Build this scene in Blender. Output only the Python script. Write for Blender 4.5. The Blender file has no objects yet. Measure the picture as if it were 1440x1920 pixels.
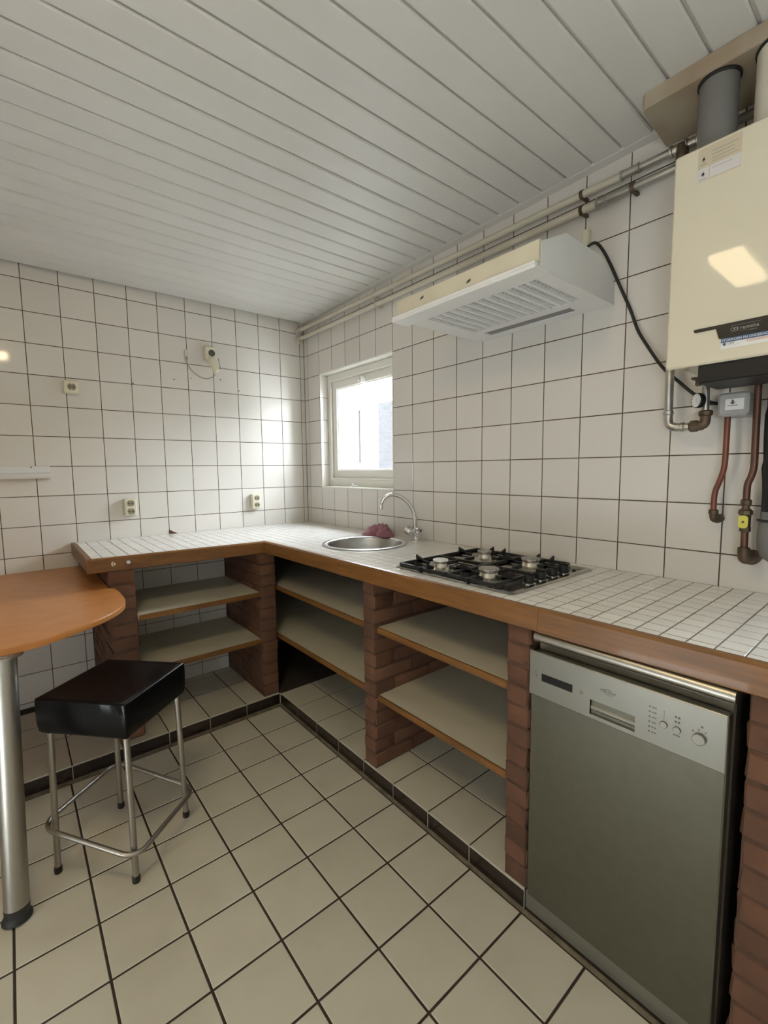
import bpy, bmesh, math, random
from mathutils import Vector, Matrix
random.seed(7)
S = bpy.context.scene
COL = S.collection
rnd = random.uniform

# ------------------------------------------------------------------ camera, world, lights, exposure
YAW, PITCH, ROLL = -0.69010526, -0.09498483, -0.01148066
fw = Vector((-math.sin(YAW)*math.cos(PITCH), math.cos(YAW)*math.cos(PITCH), math.sin(PITCH)))
r0 = fw.cross(Vector((0, 0, 1))).normalized(); u0 = r0.cross(fw)
rt = r0*math.cos(ROLL)+u0*math.sin(ROLL); up = -r0*math.sin(ROLL)+u0*math.cos(ROLL)
cam = bpy.data.objects.new('camera', bpy.data.cameras.new('camera')); COL.objects.link(cam)
M = Matrix.Identity(4)
for i in range(3):
    M[i][0], M[i][1], M[i][2] = rt[i], up[i], -fw[i]
M.translation = Vector((-1.66612, -2.88670, 1.26534))
cam.matrix_world = M
cam.data.sensor_fit = 'HORIZONTAL'; cam.data.sensor_width = 36.0
cam.data.lens = 849.06*36/1440
cam.data.clip_start = 0.02
S.camera = cam

w = bpy.data.worlds.new('overcast_sky'); S.world = w; w.use_nodes = True
bg = w.node_tree.nodes['Background']
bg.inputs[0].default_value = (0.84, 0.92, 1.0, 1); bg.inputs[1].default_value = 48.0

def portal(name, loc, rot, sx, sy):
    d = bpy.data.lights.new(name, 'AREA'); d.shape = 'RECTANGLE'; d.size = sx; d.size_y = sy
    d.energy = 1; d.cycles.is_portal = True
    o = bpy.data.objects.new(name, d); COL.objects.link(o); o.location = loc; o.rotation_euler = rot
    return o
R90 = math.pi/2
# portals sit in the openings and only help the renderer find the sky (area light looks along its -Z)
portal('sky_portal_window_side', (0.165, -.575, 1.52), (0, R90, 0), .66, .72)
portal('sky_portal_rear', (.42, -4.22, 1.06), (R90, 0, 0), .34, .46)
portal('sky_portal_left_door', (-2.74, -2.05, .25), (0, -R90, 0), .28, .28)

portal('sky_portal_fill_window', (-2.74, -3.65, 1.18), (0, -R90, 0), .30, .54)
portal('sky_portal_side_room', (1.335, -3.7, 1.40), (0, R90, 0), .84, .84)

vs = S.view_settings
vs.view_transform = 'Standard'; vs.look = 'None'; vs.gamma = 1.0; vs.use_curve_mapping = False
vs.exposure = -0.40
LAMP = 46.0            # radiance of the lit diffuser of the ceiling light

# ------------------------------------------------------------------ materials
MATS = {}
def mat(name, col, rough=.5, metal=0.0, spec=.5, var=0.0, scale=8.0, bump=0.0, bscale=60.0, obj=0.0,
        stretch=(1, 1, 1), coat=0.0, col2=None, thr=None):
    if name in MATS: return MATS[name]
    m = bpy.data.materials.new(name); MATS[name] = m; m.use_nodes = True
    nt = m.node_tree; N = nt.nodes; L = nt.links; b = N['Principled BSDF']
    b.inputs['Base Color'].default_value = (*col, 1); b.inputs['Roughness'].default_value = rough
    b.inputs['Metallic'].default_value = metal; b.inputs['Specular IOR Level'].default_value = spec
    b.inputs['Coat Weight'].default_value = coat
    tc = N.new('ShaderNodeTexCoord'); mp = N.new('ShaderNodeMapping'); mp.inputs['Scale'].default_value = stretch
    oi = N.new('ShaderNodeObjectInfo')
    ad = N.new('ShaderNodeVectorMath'); ad.operation = 'ADD'
    sc = N.new('ShaderNodeVectorMath'); sc.operation = 'SCALE'; sc.inputs['Scale'].default_value = 37.0
    cb = N.new('ShaderNodeCombineXYZ')
    for k in range(3): L.new(oi.outputs['Random'], cb.inputs[k])
    L.new(cb.outputs[0], sc.inputs[0]); L.new(tc.outputs['Object'], mp.inputs['Vector'])
    L.new(mp.outputs[0], ad.inputs[0]); L.new(sc.outputs[0], ad.inputs[1])
    last = None
    if var > 0:
        n = N.new('ShaderNodeTexNoise'); n.inputs['Scale'].default_value = scale; n.inputs['Detail'].default_value = 5
        L.new(ad.outputs[0], n.inputs['Vector'])
        mx = N.new('ShaderNodeMix'); mx.data_type = 'RGBA'
        c2 = col2 if col2 else tuple(c*(1-var) for c in col)
        c1 = col if col2 else tuple(min(1, c*(1+var*.6)) for c in col)
        mx.inputs[6].default_value = (*c1, 1); mx.inputs[7].default_value = (*c2, 1)
        rp = N.new('ShaderNodeMapRange'); lo, hi = thr if thr else (.3, .7)
        rp.inputs[1].default_value = lo; rp.inputs[2].default_value = hi
        L.new(n.outputs[0], rp.inputs[0]); L.new(rp.outputs[0], mx.inputs[0]); last = mx.outputs[2]
    if obj > 0:
        hs = N.new('ShaderNodeHueSaturation')
        mr = N.new('ShaderNodeMapRange'); mr.inputs[3].default_value = 1-obj; mr.inputs[4].default_value = 1+obj
        L.new(oi.outputs['Random'], mr.inputs[0]); L.new(mr.outputs[0], hs.inputs['Value'])
        if last: L.new(last, hs.inputs['Color'])
        else: hs.inputs['Color'].default_value = (*col, 1)
        last = hs.outputs[0]
    if last: L.new(last, b.inputs['Base Color'])
    if bump > 0:
        n2 = N.new('ShaderNodeTexNoise'); n2.inputs['Scale'].default_value = bscale; n2.inputs['Detail'].default_value = 4
        L.new(ad.outputs[0], n2.inputs['Vector'])
        bp = N.new('ShaderNodeBump'); bp.inputs['Strength'].default_value = bump; bp.inputs['Distance'].default_value = .004
        L.new(n2.outputs[0], bp.inputs['Height']); L.new(bp.outputs[0], b.inputs['Normal'])
    return m

TILE = mat('glazed_wall_tile', (.71, .68, .63), .06, spec=.5, obj=.035, bump=.012, bscale=14)
GROUT = mat('brown_grout', (.085, .06, .038), .9, var=.3, scale=20)
WGROUT = mat('pale_grout', (.36, .335, .29), .9, var=.2, scale=30)
FTILE = mat('floor_tile_glaze', (.59, .555, .450), .30, var=.07, scale=7, obj=.04, bump=.05, bscale=90, col2=(.535, .50, .40), thr=(.45, .8))
FGROUT = mat('dark_floor_grout', (.045, .031, .02), .9, var=.3, scale=20)
MGROUT = mat('mosaic_grout', (.20, .165, .13), .85, var=.3, scale=30)
MTILE = mat('mosaic_glaze', (.82, .805, .76), .12, spec=.5, obj=.05)
SKIRT = mat('dark_skirting_glaze', (.022, .014, .010), .25, var=.3, scale=9)
DIRT = mat('dirty_cement', (.20, .17, .115), .9, var=.4, scale=25, bump=.4, bscale=80)
BRICK = mat('red_brick', (.140, .060, .030), .85, var=.35, scale=10, obj=.14, bump=.7, bscale=45, col2=(.090, .042, .022))
MORTAR = mat('brick_mortar', (.085, .042, .024), .95, var=.3, scale=25, bump=.6, bscale=60)
WOODX = mat('varnished_edge_wood_x', (.215, .092, .020), .42, var=.4, scale=6, stretch=(1, 14, 14), col2=(.13, .056, .014), obj=.06, coat=.05)
WOODY = mat('varnished_edge_wood_y', (.215, .092, .020), .42, var=.4, scale=6, stretch=(14, 1, 14), col2=(.13, .056, .014), obj=.06, coat=.05)
SHELF = mat('beige_shelf_laminate', (.57, .53, .42), .55, var=.08, scale=5, obj=.03)
TABLE = mat('cherry_laminate', (.50, .21, .062), .33, var=.12, scale=16, col2=(.42, .17, .05))
TEDGE = mat('table_edging', (.42, .17, .04), .35)
PLANK = mat('painted_ceiling_plank', (.71, .705, .67), .45, var=.03, scale=3, obj=.02, bump=.03, bscale=40)
PLASTER = mat('shaded_plaster', (.14, .125, .10), .9, var=.15, scale=5)  # bay plaster, colour darkened to carry the shade of the unlit bays
WPAINT = mat('white_room_paint', (.70, .68, .63), .8, var=.03)
WPAINT2 = mat('ceiling_void_dark', (.10, .095, .085), .9)
FRAME = mat('cream_window_paint', (.82, .805, .745), .35, var=.03)
WHITE = mat('white_plastic', (.74, .74, .72), .4)
BEIGE = mat('ivory_plastic', (.72, .68, .53), .4)
DBEIGE = mat('shaded_socket_well', (.22, .20, .14), .5)  # ivory darkened in place of the shade inside the recessed wells
HOODW = mat('hood_white_enamel', (.86, .87, .86), .30, var=.02)
HOODY = mat('hood_yellowish_fascia', (.70, .65, .50), .35, var=.06, scale=9)  # yellower than the rest of the hood
GRILLE = mat('grille_dark', (.045, .043, .04), .6)
LENS = mat('hood_lamp_lens', (.20, .20, .19), .35)
BOILER = mat('boiler_enamel', (.70, .65, .51), .035, spec=.16)
BLACKP = mat('black_plastic', (.009, .0085, .008), .45, spec=.3)
BADGE = mat('badge_dark', (.020, .018, .015), .45, spec=.3)
GREYT = mat('grey_print', (.36, .35, .33), .6)
DGREYT = mat('dark_print', (.09, .085, .075), .6)
BLUE = mat('blue_print', (.045, .10, .22), .5)
WPRINT = mat('white_print', (.78, .78, .76), .5)
RPRINT = mat('rust_print', (.60, .30, .18), .6)
LABELY = mat('yellowed_label', (.60, .53, .38), .6, var=.08)
LABELP = mat('pale_label', (.66, .63, .62), .6)
CHROME = mat('chrome', (.75, .75, .75), .10, metal=1)
STEEL = mat('brushed_steel', (.42, .40, .35), .36, metal=1, var=.06, scale=30)
LEGS = mat('satin_steel_leg', (.40, .375, .33), .40, metal=1)
SINKM = mat('sink_steel', (.50, .50, .49), .28, metal=1, var=.15, scale=6)
HOBM = mat('hob_steel', (.34, .325, .305), .22, metal=1)
HOBB = mat('burner_aluminium', (.55, .52, .46), .32, metal=1)
IRON = mat('black_cast_iron', (.012, .012, .012), .5)
LEATHER = mat('black_leatherette', (.003, .003, .0035), .25, spec=.20, bump=.05, bscale=120)
RUBBER = mat('black_rubber', (.012, .011, .010), .55)
CABLE = mat('black_cable', (.012, .011, .010), .5)
GCABLE = mat('grey_cable', (.35, .33, .28), .5)
GALV = mat('galvanised_pipe', (.50, .49, .46), .32, metal=1, var=.2, scale=20)
BRONZE = mat('tarnished_fitting', (.12, .085, .055), .5, metal=.6, var=.3, scale=30)
COPPER = mat('copper_pipe', (.25, .080, .050), .42, metal=.6, var=.35, scale=12, col2=(.14, .06, .042))
DCOPPER = mat('dulled_copper_pipe', (.13, .065, .045), .45, metal=.6, var=.35, scale=12)
WPIPE = mat('cream_painted_pipe', (.60, .56, .46), .4, var=.06, scale=9)
GREYP = mat('grey_pvc', (.17, .165, .155), .45, var=.06)
GREYBOX = mat('grey_funnel', (.36, .36, .35), .4)
WFLUE = mat('white_flue', (.66, .62, .52), .45)
YELLOW = mat('yellow_valve_handle', (.62, .56, .07), .45)
BOARD = mat('mottled_board', (.42, .37, .28), .7, var=.35, scale=7, col2=(.33, .25, .17))  # mottled between two browns
CLOTH = mat('mauve_cloth', (.29, .115, .145), .95, var=.2, scale=30, bump=.5, bscale=300)
CLOTH.node_tree.nodes['Principled BSDF'].inputs['Sheen Weight'].default_value = .2
DISHD = mat('dishwasher_door_steel', (.145, .138, .104), .42, metal=.85, var=.05, scale=40)
DISHP = mat('dishwasher_panel_silver', (.25, .24, .205), .40, metal=.75)
DISPLAY = mat('dark_display', (.010, .010, .014), .15)
EXTW = mat('pale_render_outside', (.45, .45, .44), .9)
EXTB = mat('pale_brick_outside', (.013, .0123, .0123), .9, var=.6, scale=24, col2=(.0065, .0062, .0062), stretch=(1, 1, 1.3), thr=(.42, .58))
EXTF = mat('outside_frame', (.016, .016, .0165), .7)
PAVE = mat('alley_paving', (.30, .295, .28), .9)

GLASS = bpy.data.materials.new('window_glass'); GLASS.use_nodes = True
_n = GLASS.node_tree.nodes; _l = GLASS.node_tree.links; _n.remove(_n['Principled BSDF'])
_t = _n.new('ShaderNodeBsdfTransparent'); _g = _n.new('ShaderNodeBsdfGlossy'); _g.inputs['Roughness'].default_value = .02
_x = _n.new('ShaderNodeMixShader'); _x.inputs[0].default_value = .06
_l.new(_t.outputs[0], _x.inputs[1]); _l.new(_g.outputs[0], _x.inputs[2]); _l.new(_x.outputs[0], _n['Material Output'].inputs['Surface'])
FROST = bpy.data.materials.new('frosted_glass'); FROST.use_nodes = True
_n = FROST.node_tree.nodes; _l = FROST.node_tree.links; _n.remove(_n['Principled BSDF'])
_t = _n.new('ShaderNodeBsdfTranslucent'); _t.inputs['Color'].default_value = (.26, .28, .26, 1)
_l.new(_t.outputs[0], _n['Material Output'].inputs['Surface'])
LIT = bpy.data.materials.new('lit_diffuser'); LIT.use_nodes = True
_b = LIT.node_tree.nodes['Principled BSDF']; _b.inputs['Base Color'].default_value = (.8, .75, .6, 1)
_b.inputs['Emission Color'].default_value = (1.0, .775, .455, 1); _b.inputs['Emission Strength'].default_value = LAMP

# ------------------------------------------------------------------ mesh builder
class MB:
    def __init__(s): s.v = []; s.f = []
    def add(s, vs, fs):
        o = len(s.v); s.v += [tuple(v) for v in vs]; s.f += [tuple(i+o for i in f) for f in fs]; return s
    def box(s, x0, x1, y0, y1, z0, z1, b=0.0):
        if x0 > x1: x0, x1 = x1, x0
        if y0 > y1: y0, y1 = y1, y0
        if z0 > z1: z0, z1 = z1, z0
        if b <= 0:
            return s.add([(x0, y0, z0), (x1, y0, z0), (x1, y1, z0), (x0, y1, z0), (x0, y0, z1), (x1, y0, z1), (x1, y1, z1), (x0, y1, z1)],
                         [(0, 3, 2, 1), (4, 5, 6, 7), (0, 1, 5, 4), (1, 2, 6, 5), (2, 3, 7, 6), (3, 0, 4, 7)])
        b = min(b, (x1-x0)*.49, (y1-y0)*.49, (z1-z0)*.49)
        vs = []; idx = {}
        for i, X in enumerate((x0, x1)):
            for j, Y in enumerate((y0, y1)):
                for k, Z in enumerate((z0, z1)):
                    dx, dy, dz = (b if i == 0 else -b), (b if j == 0 else -b), (b if k == 0 else -b)
                    for a, p in enumerate(((X, Y+dy, Z+dz), (X+dx, Y, Z+dz), (X+dx, Y+dy, Z))):
                        idx[(i, j, k, a)] = len(vs); vs.append(p)
        fs = []
        for i in (0, 1):
            fs.append([idx[(i, j, k, 0)] for j, k in ((0, 0), (1, 0), (1, 1), (0, 1))])
            fs.append([idx[(j, i, k, 1)] for j, k in ((0, 0), (1, 0), (1, 1), (0, 1))])
            fs.append([idx[(j, k, i, 2)] for j, k in ((0, 0), (1, 0), (1, 1), (0, 1))])
        for i in (0, 1):
            for j in (0, 1):
                fs.append([idx[(i, j, 0, 0)], idx[(i, j, 1, 0)], idx[(i, j, 1, 1)], idx[(i, j, 0, 1)]])
                fs.append([idx[(i, 0, j, 0)], idx[(i, 1, j, 0)], idx[(i, 1, j, 2)], idx[(i, 0, j, 2)]])
                fs.append([idx[(0, i, j, 1)], idx[(1, i, j, 1)], idx[(1, i, j, 2)], idx[(0, i, j, 2)]])
                for k in (0, 1): fs.append([idx[(i, j, k, a)] for a in range(3)])
        return s.add(vs, fs)
    def prism(s, pts, axis, a, b, bev=0.0):
        """polygon pts (2-D) extruded along axis between a and b; 2-D coords are the other two axes in xyz order."""
        def P(p, t):
            q = list(p); q.insert(axis, t); return tuple(q)
        n = len(pts)
        if bev > 0:
            ins = inset(pts, bev)
            rings = [[P(p, a) for p in pts], [P(p, b-bev if b > a else b+bev) for p in pts], [P(p, b) for p in ins]]
        else:
            rings = [[P(p, a) for p in pts], [P(p, b) for p in pts]]
        vs = [p for r in rings for p in r]; fs = []
        for k in range(len(rings)-1):
            for i in range(n):
                j = (i+1) % n; fs.append((k*n+i, k*n+j, (k+1)*n+j, (k+1)*n+i))
        fs.append(tuple(range(n))[::-1]); fs.append(tuple((len(rings)-1)*n+i for i in range(n)))
        return s.add(vs, fs)
    def tube(s, path, r, n=12, cap=True):
        path = [Vector(p) for p in path]; rs = r if isinstance(r, (list, tuple)) else [r]*len(path)
        T = []
        for i in range(len(path)):
            a = path[max(i-1, 0)]; c = path[min(i+1, len(path)-1)]
            t = (c-a); t = t.normalized() if t.length > 1e-9 else (T[-1] if T else Vector((0, 0, 1))); T.append(t)
        h = Vector((0, 0, 1)) if abs(T[0].z) < .9 else Vector((1, 0, 0))
        nrm = T[0].cross(h).normalized(); vs = []; fs = []
        for i, p in enumerate(path):
            nrm = (nrm-T[i]*nrm.dot(T[i])).normalized(); bn = T[i].cross(nrm)
            for k in range(n):
                a = 2*math.pi*k/n; vs.append(p+(nrm*math.cos(a)+bn*math.sin(a))*rs[i])
        for i in range(len(path)-1):
            for k in range(n):
                j = (k+1) % n; fs.append((i*n+k, i*n+j, (i+1)*n+j, (i+1)*n+k))
        if cap:
            fs.append(tuple(range(n))[::-1]); fs.append(tuple((len(path)-1)*n+k for k in range(n)))
        return s.add(vs, fs)
    def lathe(s, prof, c, axis=(0, 0, 1), n=24, cap=True):
        """prof: [(radius, height)] along axis from point c"""
        A = Vector(axis).normalized(); h = Vector((0, 0, 1)) if abs(A.z) < .9 else Vector((1, 0, 0))
        U = A.cross(h).normalized(); W = A.cross(U); c = Vector(c); vs = []; fs = []
        for (r, t) in prof:
            r = max(r, 1e-5)
            for k in range(n):
                a = 2*math.pi*k/n; vs.append(c+A*t+(U*math.cos(a)+W*math.sin(a))*r)
        for i in range(len(prof)-1):
            for k in range(n):
                j = (k+1) % n; fs.append((i*n+k, i*n+j, (i+1)*n+j, (i+1)*n+k))
        if cap:
            fs.append(tuple(range(n))[::-1]); fs.append(tuple((len(prof)-1)*n+k for k in range(n)))
        return s.add(vs, fs)
    def xform(s, m):
        s.v = [tuple(m @ Vector(v)) for v in s.v]; return s

def inset(pts, d):
    n = len(pts); out = []
    ar = sum(pts[i][0]*pts[(i+1) % n][1]-pts[(i+1) % n][0]*pts[i][1] for i in range(n))
    sg = 1 if ar > 0 else -1
    for i in range(n):
        p0, p1, p2 = Vector(pts[i-1]), Vector(pts[i]), Vector(pts[(i+1) % n])
        e1 = (p1-p0); e2 = (p2-p1)
        if e1.length < 1e-9 or e2.length < 1e-9: out.append(tuple(p1)); continue
        e1.normalize(); e2.normalize()
        n1 = Vector((-e1.y, e1.x))*sg; n2 = Vector((-e2.y, e2.x))*sg
        k = 1+n1.dot(n2); m = (n1+n2)/max(k, .3); out.append(tuple(p1+m*d))
    return out

def bez(path, n=6):
    """Catmull-Rom through the points"""
    P = [Vector(p) for p in path]; P = [P[0]*2-P[1]]+P+[P[-1]*2-P[-2]]; out = []
    for i in range(1, len(P)-2):
        for k in range(n):
            t = k/n; a, b, c, d = P[i-1], P[i], P[i+1], P[i+2]
            out.append(.5*((2*b)+(c-a)*t+(2*a-5*b+4*c-d)*t*t+(3*b-a-3*c+d)*t**3))
    out.append(P[-2]); return out

WP = {}     # world position of objects used as parents
def mesh_of(name, mb, m, smooth=True, ang=35):
    me = bpy.data.meshes.new(name); me.from_pydata(mb.v, [], mb.f)
    bm = bmesh.new(); bm.from_mesh(me); bmesh.ops.recalc_face_normals(bm, faces=bm.faces); bm.to_mesh(me); bm.free()
    if smooth:
        for p in me.polygons: p.use_smooth = True
        me.set_sharp_from_angle(angle=math.radians(ang))
    for x in (m if isinstance(m, (list, tuple)) else [m]): me.materials.append(x)
    return me
def link(name, data, loc, parent):
    o = bpy.data.objects.new(name, data); COL.objects.link(o)
    base = Vector((0, 0, 0))
    if parent is not None: o.parent = parent; base = WP[parent.name]
    o.location = Vector(loc)-base; WP[o.name] = Vector(loc); return o
def ob(name, mb, m, parent=None, smooth=True, ang=35, centre=True, label=None):
    xs = [v[0] for v in mb.v]; ys = [v[1] for v in mb.v]; zs = [v[2] for v in mb.v]
    c = Vector(((min(xs)+max(xs))/2, (min(ys)+max(ys))/2, min(zs) if parent is None else (min(zs)+max(zs))/2))
    if not centre: c = Vector((0, 0, 0))
    mb.v = [(v[0]-c.x, v[1]-c.y, v[2]-c.z) for v in mb.v]
    o = link(name, mesh_of(name, mb, m, smooth, ang), c, parent)
    if label: o['label'] = label
    return o
def thing(name, label, cat, loc, group=None):
    o = link(name, None, loc, None); o.empty_display_size = .05; return tag(o, label, cat, group)
def tag(o, label, cat, group=None):
    o['label'] = label; o['category'] = cat
    if group: o['group'] = group
    return o
def struct(name, mb, m, **k):
    o = ob(name, mb, m, centre=False, **k); o['kind'] = 'structure'; return o
def text(name, body, size, loc, X, Y, m, parent, label=None, ext=.0003, align='LEFT', sx=1.0, shear=0.0):
    c = bpy.data.curves.new(name, 'FONT'); c.body = body; c.size = size; c.extrude = ext; c.align_x = align; c.align_y = 'CENTER'; c.shear = shear
    c.resolution_u = 3; c.materials.append(m)
    tmp = bpy.data.objects.new('tmp', c); COL.objects.link(tmp)
    me = bpy.data.meshes.new_from_object(tmp.evaluated_get(bpy.context.evaluated_depsgraph_get()))
    bpy.data.objects.remove(tmp); me.name = name
    o = bpy.data.objects.new(name, me); COL.objects.link(o)
    X = Vector(X); Y = Vector(Y); Z = X.cross(Y)
    R = Matrix((X*sx, Y, Z)).transposed().to_4x4()
    R.translation = Vector(loc)-WP[parent.name]
    o.parent = parent; o.matrix_local = R
    if label: o['label'] = label
    return o

# ------------------------------------------------------------------ room shell
PV, PH = .1515, .1525
ZL = lambda k: 1.2977+(6-k)*PV                    # height of wall-tile joint k
CZ = 2.29                                          # top of the wall tiling, just above the ceiling planks
def ceil_z(x, y): return 2.272+.0066*x-.0130*y     # the ceiling hangs a little out of level

WY0, WY1, WZ0, WZ1 = -.957, -.1975, ZL(7), ZL(2)   # window opening in the right wall
wall_back = struct('wall_back', MB().box(-2.7, 0, .0009, .15, 0, 2.5), GROUT)
wr = MB()
wr.box(.0009, .30, -2.86, WY0, 0, 2.5); wr.box(.0009, .30, WY1, .15, 0, 2.5)
wr.box(.0009, .30, WY0, WY1, 0, WZ0-.004); wr.box(.0009, .30, WY0, WY1, WZ1+.004, 2.5)
wall_right = struct('wall_right', wr, GROUT)
for n_ in ('wall_back', 'wall_right'): WP[n_] = Vector((0, 0, 0))
wl = MB(); wl.box(-2.9, -2.7, -1.65, .15, 0, 2.5); wl.box(-2.9, -2.7, -3.35, -2.45, 0, 2.5); wl.box(-2.9, -2.7, -4.4, -3.95, 0, 2.5); wl.box(-2.9, -2.7, -3.95, -3.35, 0, 1.0); wl.box(-2.9, -2.7, -3.95, -3.35, 1.36, 2.5); wl.box(-2.9, -2.7, -2.45, -1.65, 2.0, 2.5)
struct('wall_left', wl, WPAINT)
wf = MB(); wf.box(-2.7, .22, -4.4, -4.2, 0, 2.5); wf.box(.60, 1.3, -4.4, -4.2, 0, 2.5)
wf.box(.22, .60, -4.4, -4.2, 0, .80); wf.box(.22, .60, -4.4, -4.2, 1.32, 2.5)
struct('wall_front', wf, WPAINT)
struct('wall_side', MB().box(1.3, 1.45, -4.4, -4.15, 0, 2.5).box(1.3, 1.45, -3.25, -2.7, 0, 2.5).box(1.3, 1.45, -4.15, -3.25, 0, .95).box(1.3, 1.45, -4.15, -3.25, 1.85, 2.5).box(.30, 1.3, -2.86, -2.7, 0, 2.5), WPAINT)

# floor slab + floor tiles
FP, FXA, FYB = .1864, -.623, -.7272
floor = struct('floor', MB().box(-2.7, 1.3, -4.2, .15, -.12, -.0016), FGROUT); WP['floor'] = Vector((0, 0, 0))
TC = {}
def tile_mesh(dx, dy, th, bev, m, axis):
    """tile with its face towards -x, -y or +z, origin at the face centre"""
    key = (round(dx, 4), round(dy, 4), th, bev, m.name, axis)
    if key in TC: return TC[key]
    a, b = dx/2, dy/2
    pts = [(-a, -b), (a, -b), (a, b), (-a, b)]
    mb = MB()
    if axis == 'z': mb.prism(pts, 2, -th, 0, bev)
    elif axis == '-x': mb.prism(pts, 0, th, 0, bev)
    elif axis == '-y': mb.prism(pts, 1, th, 0, bev)
    elif axis == '+y': mb.prism(pts, 1, -th, 0, bev)
    TC[key] = mesh_of('tile', mb, m, True, 20); return TC[key]
def put_tile(c, dx, dy, th, bev, m, axis, parent, wob=.0022):
    o = link('tile', tile_mesh(dx, dy, th, bev, m, axis), c, parent)
    o.rotation_euler = (rnd(-wob, wob), rnd(-wob, wob), rnd(-wob, wob)*.5); return o
g = .0062
for i in range(0, 12):
    x1 = FXA-i*FP; x0 = x1-FP
    if x0 < -2.7: x0 = -2.7
    for j in range(0, 19):
        y1 = FYB-j*FP; y0 = max(y1-FP, -4.2)
        put_tile(((x0+x1)/2, (y0+y1)/2, 0), x1-x0-g, y1-y0-g, .006, .0015, FTILE, 'z', floor, .0008)
# cement strip between the floor tiles and the plinth
o = ob('joint_strip', MB().box(FXA+.0015, -.607, -4.2, -.70, -.0012, -.0005).box(-2.7, FXA, FYB+.0015, -.699, -.0012, -.0005), DIRT, floor)

# wall tiles
def grid_cells(edges_u, edges_v, holes):
    for a, b in zip(edges_u[:-1], edges_u[1:]):
        for c, d in zip(edges_v[:-1], edges_v[1:]):
            u, v = (a+b)/2, (c+d)/2
            if any(h[0] < u < h[1] and h[2] < v < h[3] for h in holes): continue
            yield a, b, c, d
gw = .0028
ux = [-2.70]+[-.0322-PH*k for k in range(17, -1, -1)]+[0.0]
ux = sorted(set(round(x, 5) for x in ux if -2.70 <= x <= 0))
vz = [.06, ZL(14)+.002]+[ZL(k) for k in range(13, -1, -1)]+[CZ]
for a, b, c, d in grid_cells(ux, vz, [(-1.30, 0, 0, .80)]):
    if a < -1.37 < b and (c+d)/2 < .80: b = -1.366
    put_tile(((a+b)/2, 0, (c+d)/2), b-a-gw, d-c-gw, .0055, .0012, TILE, '-y', wall_back)
uy = [-2.86]+[-.9619-.1524*k for k in range(12, 0, -1)]+[WY0]+[-.9619+.1524*k for k in range(1, 5)]+[WY1]+[-.9619+.1524*6, 0.0]
vz2 = [.80]+[ZL(k) for k in range(8, -1, -1)]+[2.335]
for a, b, c, d in grid_cells(uy, vz2, [(WY0, WY1, WZ0, WZ1)]):
    put_tile((0, (a+b)/2, (c+d)/2), b-a-gw, d-c-gw, .0055, .0012, TILE, '-x', wall_right)
# tiled reveal on the left and sill of the window recess
for k in range(3, 8):
    put_tile((.032, WY1-.0045, (ZL(k)+ZL(k-1))/2), .062, PV-gw, .004, .001, TILE, '-y', wall_right)
ob('sill', MB().box(-.004, .064, WY0, WY1, WZ0-.004, WZ0+.006, .002), FRAME, wall_right, label='white painted sill strip')
ob('head_lining', MB().box(.0, .30, WY0, WY1, WZ1-.003, WZ1+.004), FRAME, wall_right, label='white painted lining over the window')
ob('jamb_lining', MB().box(.002, .30, WY0-.001, WY0+.004, WZ0, WZ1).box(.064, .30, WY1-.004, WY1+.001, WZ0, WZ1).box(.063, .30, WY0, WY1, WZ0-.004, WZ0), FRAME, wall_right, label='cream painted jamb lining')

# window
win = thing('window_1', 'cream painted window', 'window', (.1, -.575, WZ0)); del win['label']; del win['category']; win['kind'] = 'structure'
def rect_frame(x0, x1, y0, y1, z0, z1, wl_, wr_, wb, wt, b=.003):
    m = MB(); m.box(x0, x1, y1-wl_, y1, z0, z1, b); m.box(x0, x1, y0, y0+wr_, z0, z1, b)
    m.box(x0, x1, y0+wr_, y1-wl_, z0, z0+wb, b); m.box(x0, x1, y0+wr_, y1-wl_, z1-wt, z1, b); return m
ob('frame', rect_frame(.063, .15, WY0, WY1, WZ0+.002, WZ1-.003, .042, .042, .058, .046), FRAME, win)
ob('stop_bead', rect_frame(.056, .07, WY0+.030, WY1-.030, WZ0+.050, WZ1-.036, .016, .016, .013, .014, .002), FRAME, win)
sash = ob('sash', rect_frame(.073, .12, WY0+.044, WY1-.044, WZ0+.061, WZ1-.049, .050, .050, .054, .052), FRAME, win)
ob('pane', MB().box(.094, .098, WY0+.09, WY1-.09, WZ0+.11, WZ1-.097), GLASS, sash, smooth=False)
ob('glazing_bead', rect_frame(.082, .094, WY0+.088, WY1-.088, WZ0+.109, WZ1-.095, .012, .012, .012, .012, .002), FRAME, sash)
f_ = MB().box(.040, .076, -.612, -.590, 1.797, 1.838, .003)
f_.lathe([(.012, 0), (.013, .004), (.013, .012), (.010, .016)], (.060, -.570, 1.822), (-1, 0, 0), 14); f_.box(.045, .056, -.60, -.575, 1.816, 1.828, .002)
ob('fastener', f_, WHITE, win, label='small white fastener at the top')
s_ = MB().box(.005, .045, -.53, -.50, WZ0+.006, WZ0+.012, .002).tube([(.02, -.455, WZ0+.010), (.025, -.515, WZ0+.018), (.018, -.60, WZ0+.012)], .004, 8)
s_.lathe([(.008, 0), (.008, .016), (.004, .02)], (.03, -.515, WZ0+.008), (0, 0, 1), 12)
ob('stay_handle', s_, WHITE, win, label='small white stay handle lying on the sill')

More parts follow.
